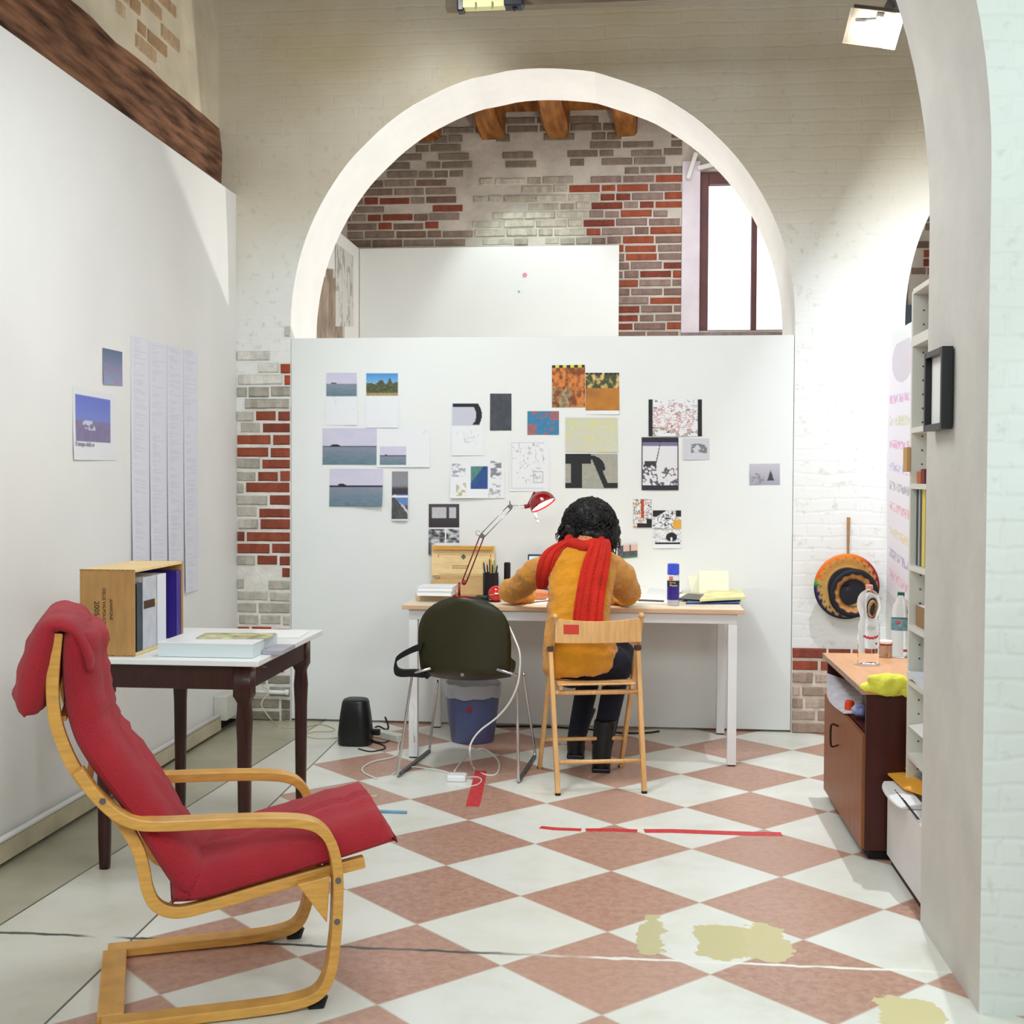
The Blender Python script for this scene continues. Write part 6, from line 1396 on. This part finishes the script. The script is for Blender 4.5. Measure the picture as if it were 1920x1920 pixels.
def hatmesh():
    b = MB(); R = [(.172, -.006), (.17, .002), (.163, .006), (.152, .006), (.142, .004), (.13, 0), (.118, -.004), (.106, -.006), (.098, -.004), (.03, -.006), (.002, -.006)]
    ids = []
    for j, (r, h) in enumerate(R):
        row = []
        for k in range(96):
            a = 2*PI*k/96; cc = rim((PI-a) % (2*PI))
            if j >= 3:
                zig = .5+.5*math.sin(a*22+j*2.1); cc = mix(S(206, 160, 84), cc, 1 if zig*(1.2-.12*j) > .62 else .15)
            if j >= 8: cc = S(26, 26, 34)
            b.cc = cc; rr = r
            row.append(b.vert(hc+x_*(rr*math.cos(a))+y_*(rr*math.sin(a))+axh*h))
        ids.append(row)
    for p, q in zip(ids, ids[1:]):
        for k in range(96): b.face((p[k], p[(k+1) % 96], q[(k+1) % 96], q[k]))
    return b
ht.part(hatmesh(), 'brim', PAINT, smooth=True, solid=.003)
oc = hc+x_*.034*(1 if x_.x > 0 else -1)+y_*-.034
b = MB(); ids = []
R = [(.128, .0), (.126, .014), (.118, .02), (.104, .018), (.098, .012), (.085, .004), (.07, -.002), (.066, -.03), (.06, -.05), (.03, -.055), (.002, -.056)]
for j, (r, h) in enumerate(R):
    row = []
    for k in range(72):
        a = 2*PI*k/72; sc2 = 1+(.035*math.sin(a*14) if 3 <= j <= 4 else 0)
        b.cc = S(22, 24, 34) if j < 4 else (mix(S(168, 104, 44), S(206, 150, 88), vn(k*.7, j*2)) if j < 6 else S(5, 4, 4))
        row.append(b.vert(oc+x_*(r*sc2*math.cos(a))+y_*(r*sc2*math.sin(a))+axh*h))
    ids.append(row)
for p, q in zip(ids, ids[1:]):
    for k in range(72): b.face((p[k], p[(k+1) % 72], q[(k+1) % 72], q[k]))
ht.part(b, 'crown', PAINT, smooth=True, solid=.003)
b = MB(); b.tube([AY(1591, 970, WB-.012), AY(1590, 1040, WB-.014)], [.009, .006], 8); b.tube([AY(1590, 1040, WB-.014), AY(1590, 1052, WB-.03)], .0015, 5)
one(b, 'hanging_stick', mat('stick_wood', S(166, 126, 84), .7, var=.2, vs=20), 'thin wooden stick hanging on the pier above the woven hat', 'stick', base=AY(1590, 1040, WB-.014))
# ------------------------------------------------------------------ lamps and gantry overhead
GY = 5.35
b = MB(); a, c = AY(880, 18, GY), AY(1372, 0, GY); d = (c-a).normalized(); b.bar(a-d*.1+V((0, 0, .045)), c+d*1.6+V((0, 0, .045)), .06, .09); tag(b.build('steel_rail', mat('rail_dark', S(112, 98, 78), .6, var=.2, vs=6, stretch=(1, 8, 8)), base=a), 'brown grey metal rail crossing overhead above the arch', 'rail')
tl = T('tube_light', 'short cream tube lamp with black ends under the overhead rail', 'lamp', AY(905, 10, GY-.08))
b = MB(); p0, p1 = AY(868, 11, GY-.08), AY(948, 8, GY-.08); b.bar(p0, p1, .05, .034); tl.part(b, 'diffuser', mat('cream_diffuser', S(226, 222, 160), .5), bevel=.004)
b = MB(); b.bar(AY(864, -2, GY-.08), AY(865, 24, GY-.08), .03, .05, up=V((0, 1, 0))); tl.part(b, 'end_cap', black_plastic, bevel=.006)
b = MB(); b.bar(AY(946, 2, GY-.08), AY(982, 1, GY-.08), .07, .062); b.bar(AY(964, 12, GY-.08), AY(968, 20, GY-.08), .02, .02); tl.part(b, 'ballast_box', mat('ballast_dark', S(20, 22, 34), .5), bevel=.006)
b = MB(); b.bar(AY(892, 4, GY-.11), AY(892, 17, GY-.11), .004, .006); b.bar(AY(923, 3, GY-.11), AY(923, 16, GY-.11), .004, .006); tl.part(b, 'clip', mat('clip_olive', S(120, 116, 80), .6))
def area(name, loc, direction, size, power, col, size_y=None, spread=None):
    l = bpy.data.lights.new(name, 'AREA'); l.energy = power; l.color = col; l.size = size
    if size_y: l.shape = 'RECTANGLE'; l.size_y = size_y
    if spread: l.spread = spread
    o = bpy.data.objects.new(name, l); COL.objects.link(o); o.location = loc
    o.rotation_euler = V(direction).to_track_quat('-Z', 'Y').to_euler(); return o
def spot(name, loc, target, power, col, ang, blend=.3, rad=.05):
    l = bpy.data.lights.new(name, 'SPOT'); l.energy = power; l.color = col; l.spot_size = ang; l.spot_blend = blend; l.shadow_soft_size = rad
    o = bpy.data.objects.new(name, l); COL.objects.link(o); o.location = loc
    o.rotation_euler = (V(target)-V(loc)).to_track_quat('-Z', 'Y').to_euler(); return o
# halogen flood at top right
FYd = 5.5
fl = AY(1637, 52, FYd)
A_, B_ = AY(1700, 110, WB), AY(1385, 650, WB)
nrm = (A_-fl).cross(B_-fl).normalized()
if nrm.z > 0: nrm = -nrm
lf = T('flood_lamp', 'square glass fronted halogen flood lamp glowing at the top right', 'lamp', fl)
fax = V((-.15, -.62, -.77)).normalized(); fx = V((1, .1, 0)); fx = (fx-fax*fx.dot(fax)).normalized(); fyv = fax.cross(fx)
def fp(a, b2, h): return fl+fx*a+fyv*b2+fax*h
hw1, hw2 = .105, .085
b = MB(); b.rings([[fp(sx_*w, sy*w*.8, h) for sx_, sy in ((-1, -1), (1, -1), (1, 1), (-1, 1))] for w, h in ((.05, -.1), (.1, -.03), (.1, 0))]); lf.part(b, 'housing', mat('alu_grey', S(150, 146, 146), .35, metal=.7), bevel=.003)
b = MB(); b.rings([[fp(sx_*w*1.15, sy*w*.85, h) for sx_, sy in ((-1, -1), (1, -1), (1, 1), (-1, 1))] for w, h in ((.098, .004), (.098, .01))]); lf.part(b, 'front_glass', mat('frosted_glass', S(240, 226, 210), .2, alpha=.3))
b = MB(); b.ball(fp(0, 0, .02), .042, (1.1, 1, 1)); lf.part(b, 'halogen_bulb', mat('hot_bulb', S(255, 250, 235), .3, emit=60), smooth=True)
b = MB(); b.tube([fp(-.08, .04, .02), fp(-.04, .06, .045), fp(-.0, .065, .04)], .008, 8); b.tube([fp(.0, .08, .03), fp(.03, .085, .04)], .014, 8); lf.part(b, 'bulb_clips', chrome)
b = MB(); b.bar(AY(1668, 12, FYd+.05), AY(1688, 0, FYd+.05), .12, .05); b.bar(AY(1690, 14, FYd), AY(1696, 26, FYd), .02, .02); lf.part(b, 'mount_bracket', mat('bracket_grey', S(96, 96, 104), .5))
WARM = (1, .93, .84); COOL = (.86, .96, 1.0); NEU = (.93, .965, 1)
area('flood_light', fl+nrm*.05+V((0, -.03, -.02)), nrm, .07, 98, (.86, .93, 1))
# general lights of studio and hall (out of frame), two of them added fills
area('studio_ceiling_light', (-.5, 4.05, 3.1), (-.05, .1, -1), 1.2, 34, NEU, 1.0)
area('hall_tubes', (-.3, -.6, 2.75), (0, .8, -.6), 2.4, 62, (.86, .97, .98), .7)
area('pillar_fill', (1.7, 1.2, 2.7), (-.1, .9, -.45), .7, 22, (.84, 1.0, .96), .3)  # unseen light added to brighten the pillar front
area('hall_tubes_left', (-2.4, .2, 2.6), (.3, .9, -.35), 1.0, 14, (.86, .94, 1.0), 1.0)
area('left_wall_fill', (1.2, .6, 1.9), (-.75, 1, -.12), .9, 16, (.86, .93, 1.0), .9)  # added fill without a fitting, brightens the left wall
spot('wall_washer', AY(960, 30, 5.9), AY(760, 330, WB), 20, (.93, 1, 1), 1.7, .8, .12)
spot('key_spot', (-.95, 4.25, 3.65), (-.15, 6.6, .95), 95, (.93, .97, 1), 1.35, .7, .12)
# desk lamp
spot('desk_lamp_light', SHc+ax*.0, SHc+ax*1.0+V((.12, 0, 0)), 20, (1, .93, .76), 2.3, .5, .03)
# rear room lamp standing behind the panel, and its ceiling spot
area('rear_floor_lamp', (.9, 7.9, 1.35), (-.62, -.42, .62), .10, 40, (1, .97, .92))
spot('rear_spot', (-.9, 8.9, 3.95), (-.75, 9.6, 2.2), 34, (.84, 1, .98), 1.25, .5, .06)
area('rear_ceiling_light', (.4, 8.4, 3.8), (0, .2, -1), .8, 16, NEU)
# daylight
w = bpy.data.worlds.new('sky'); SC.world = w; w.use_nodes = True; w.node_tree.nodes['Background'].inputs[0].default_value = (.93, .96, 1, 1); w.node_tree.nodes['Background'].inputs[1].default_value = 1.8
SC.view_settings.view_transform = 'Standard'; SC.view_settings.look = 'None'; SC.view_settings.exposure = .17; SC.view_settings.gamma = 1
SC.cycles.max_bounces = 8; SC.cycles.diffuse_bounces = 5; SC.cycles.use_denoising = True; SC.cycles.sample_clamp_indirect = 8
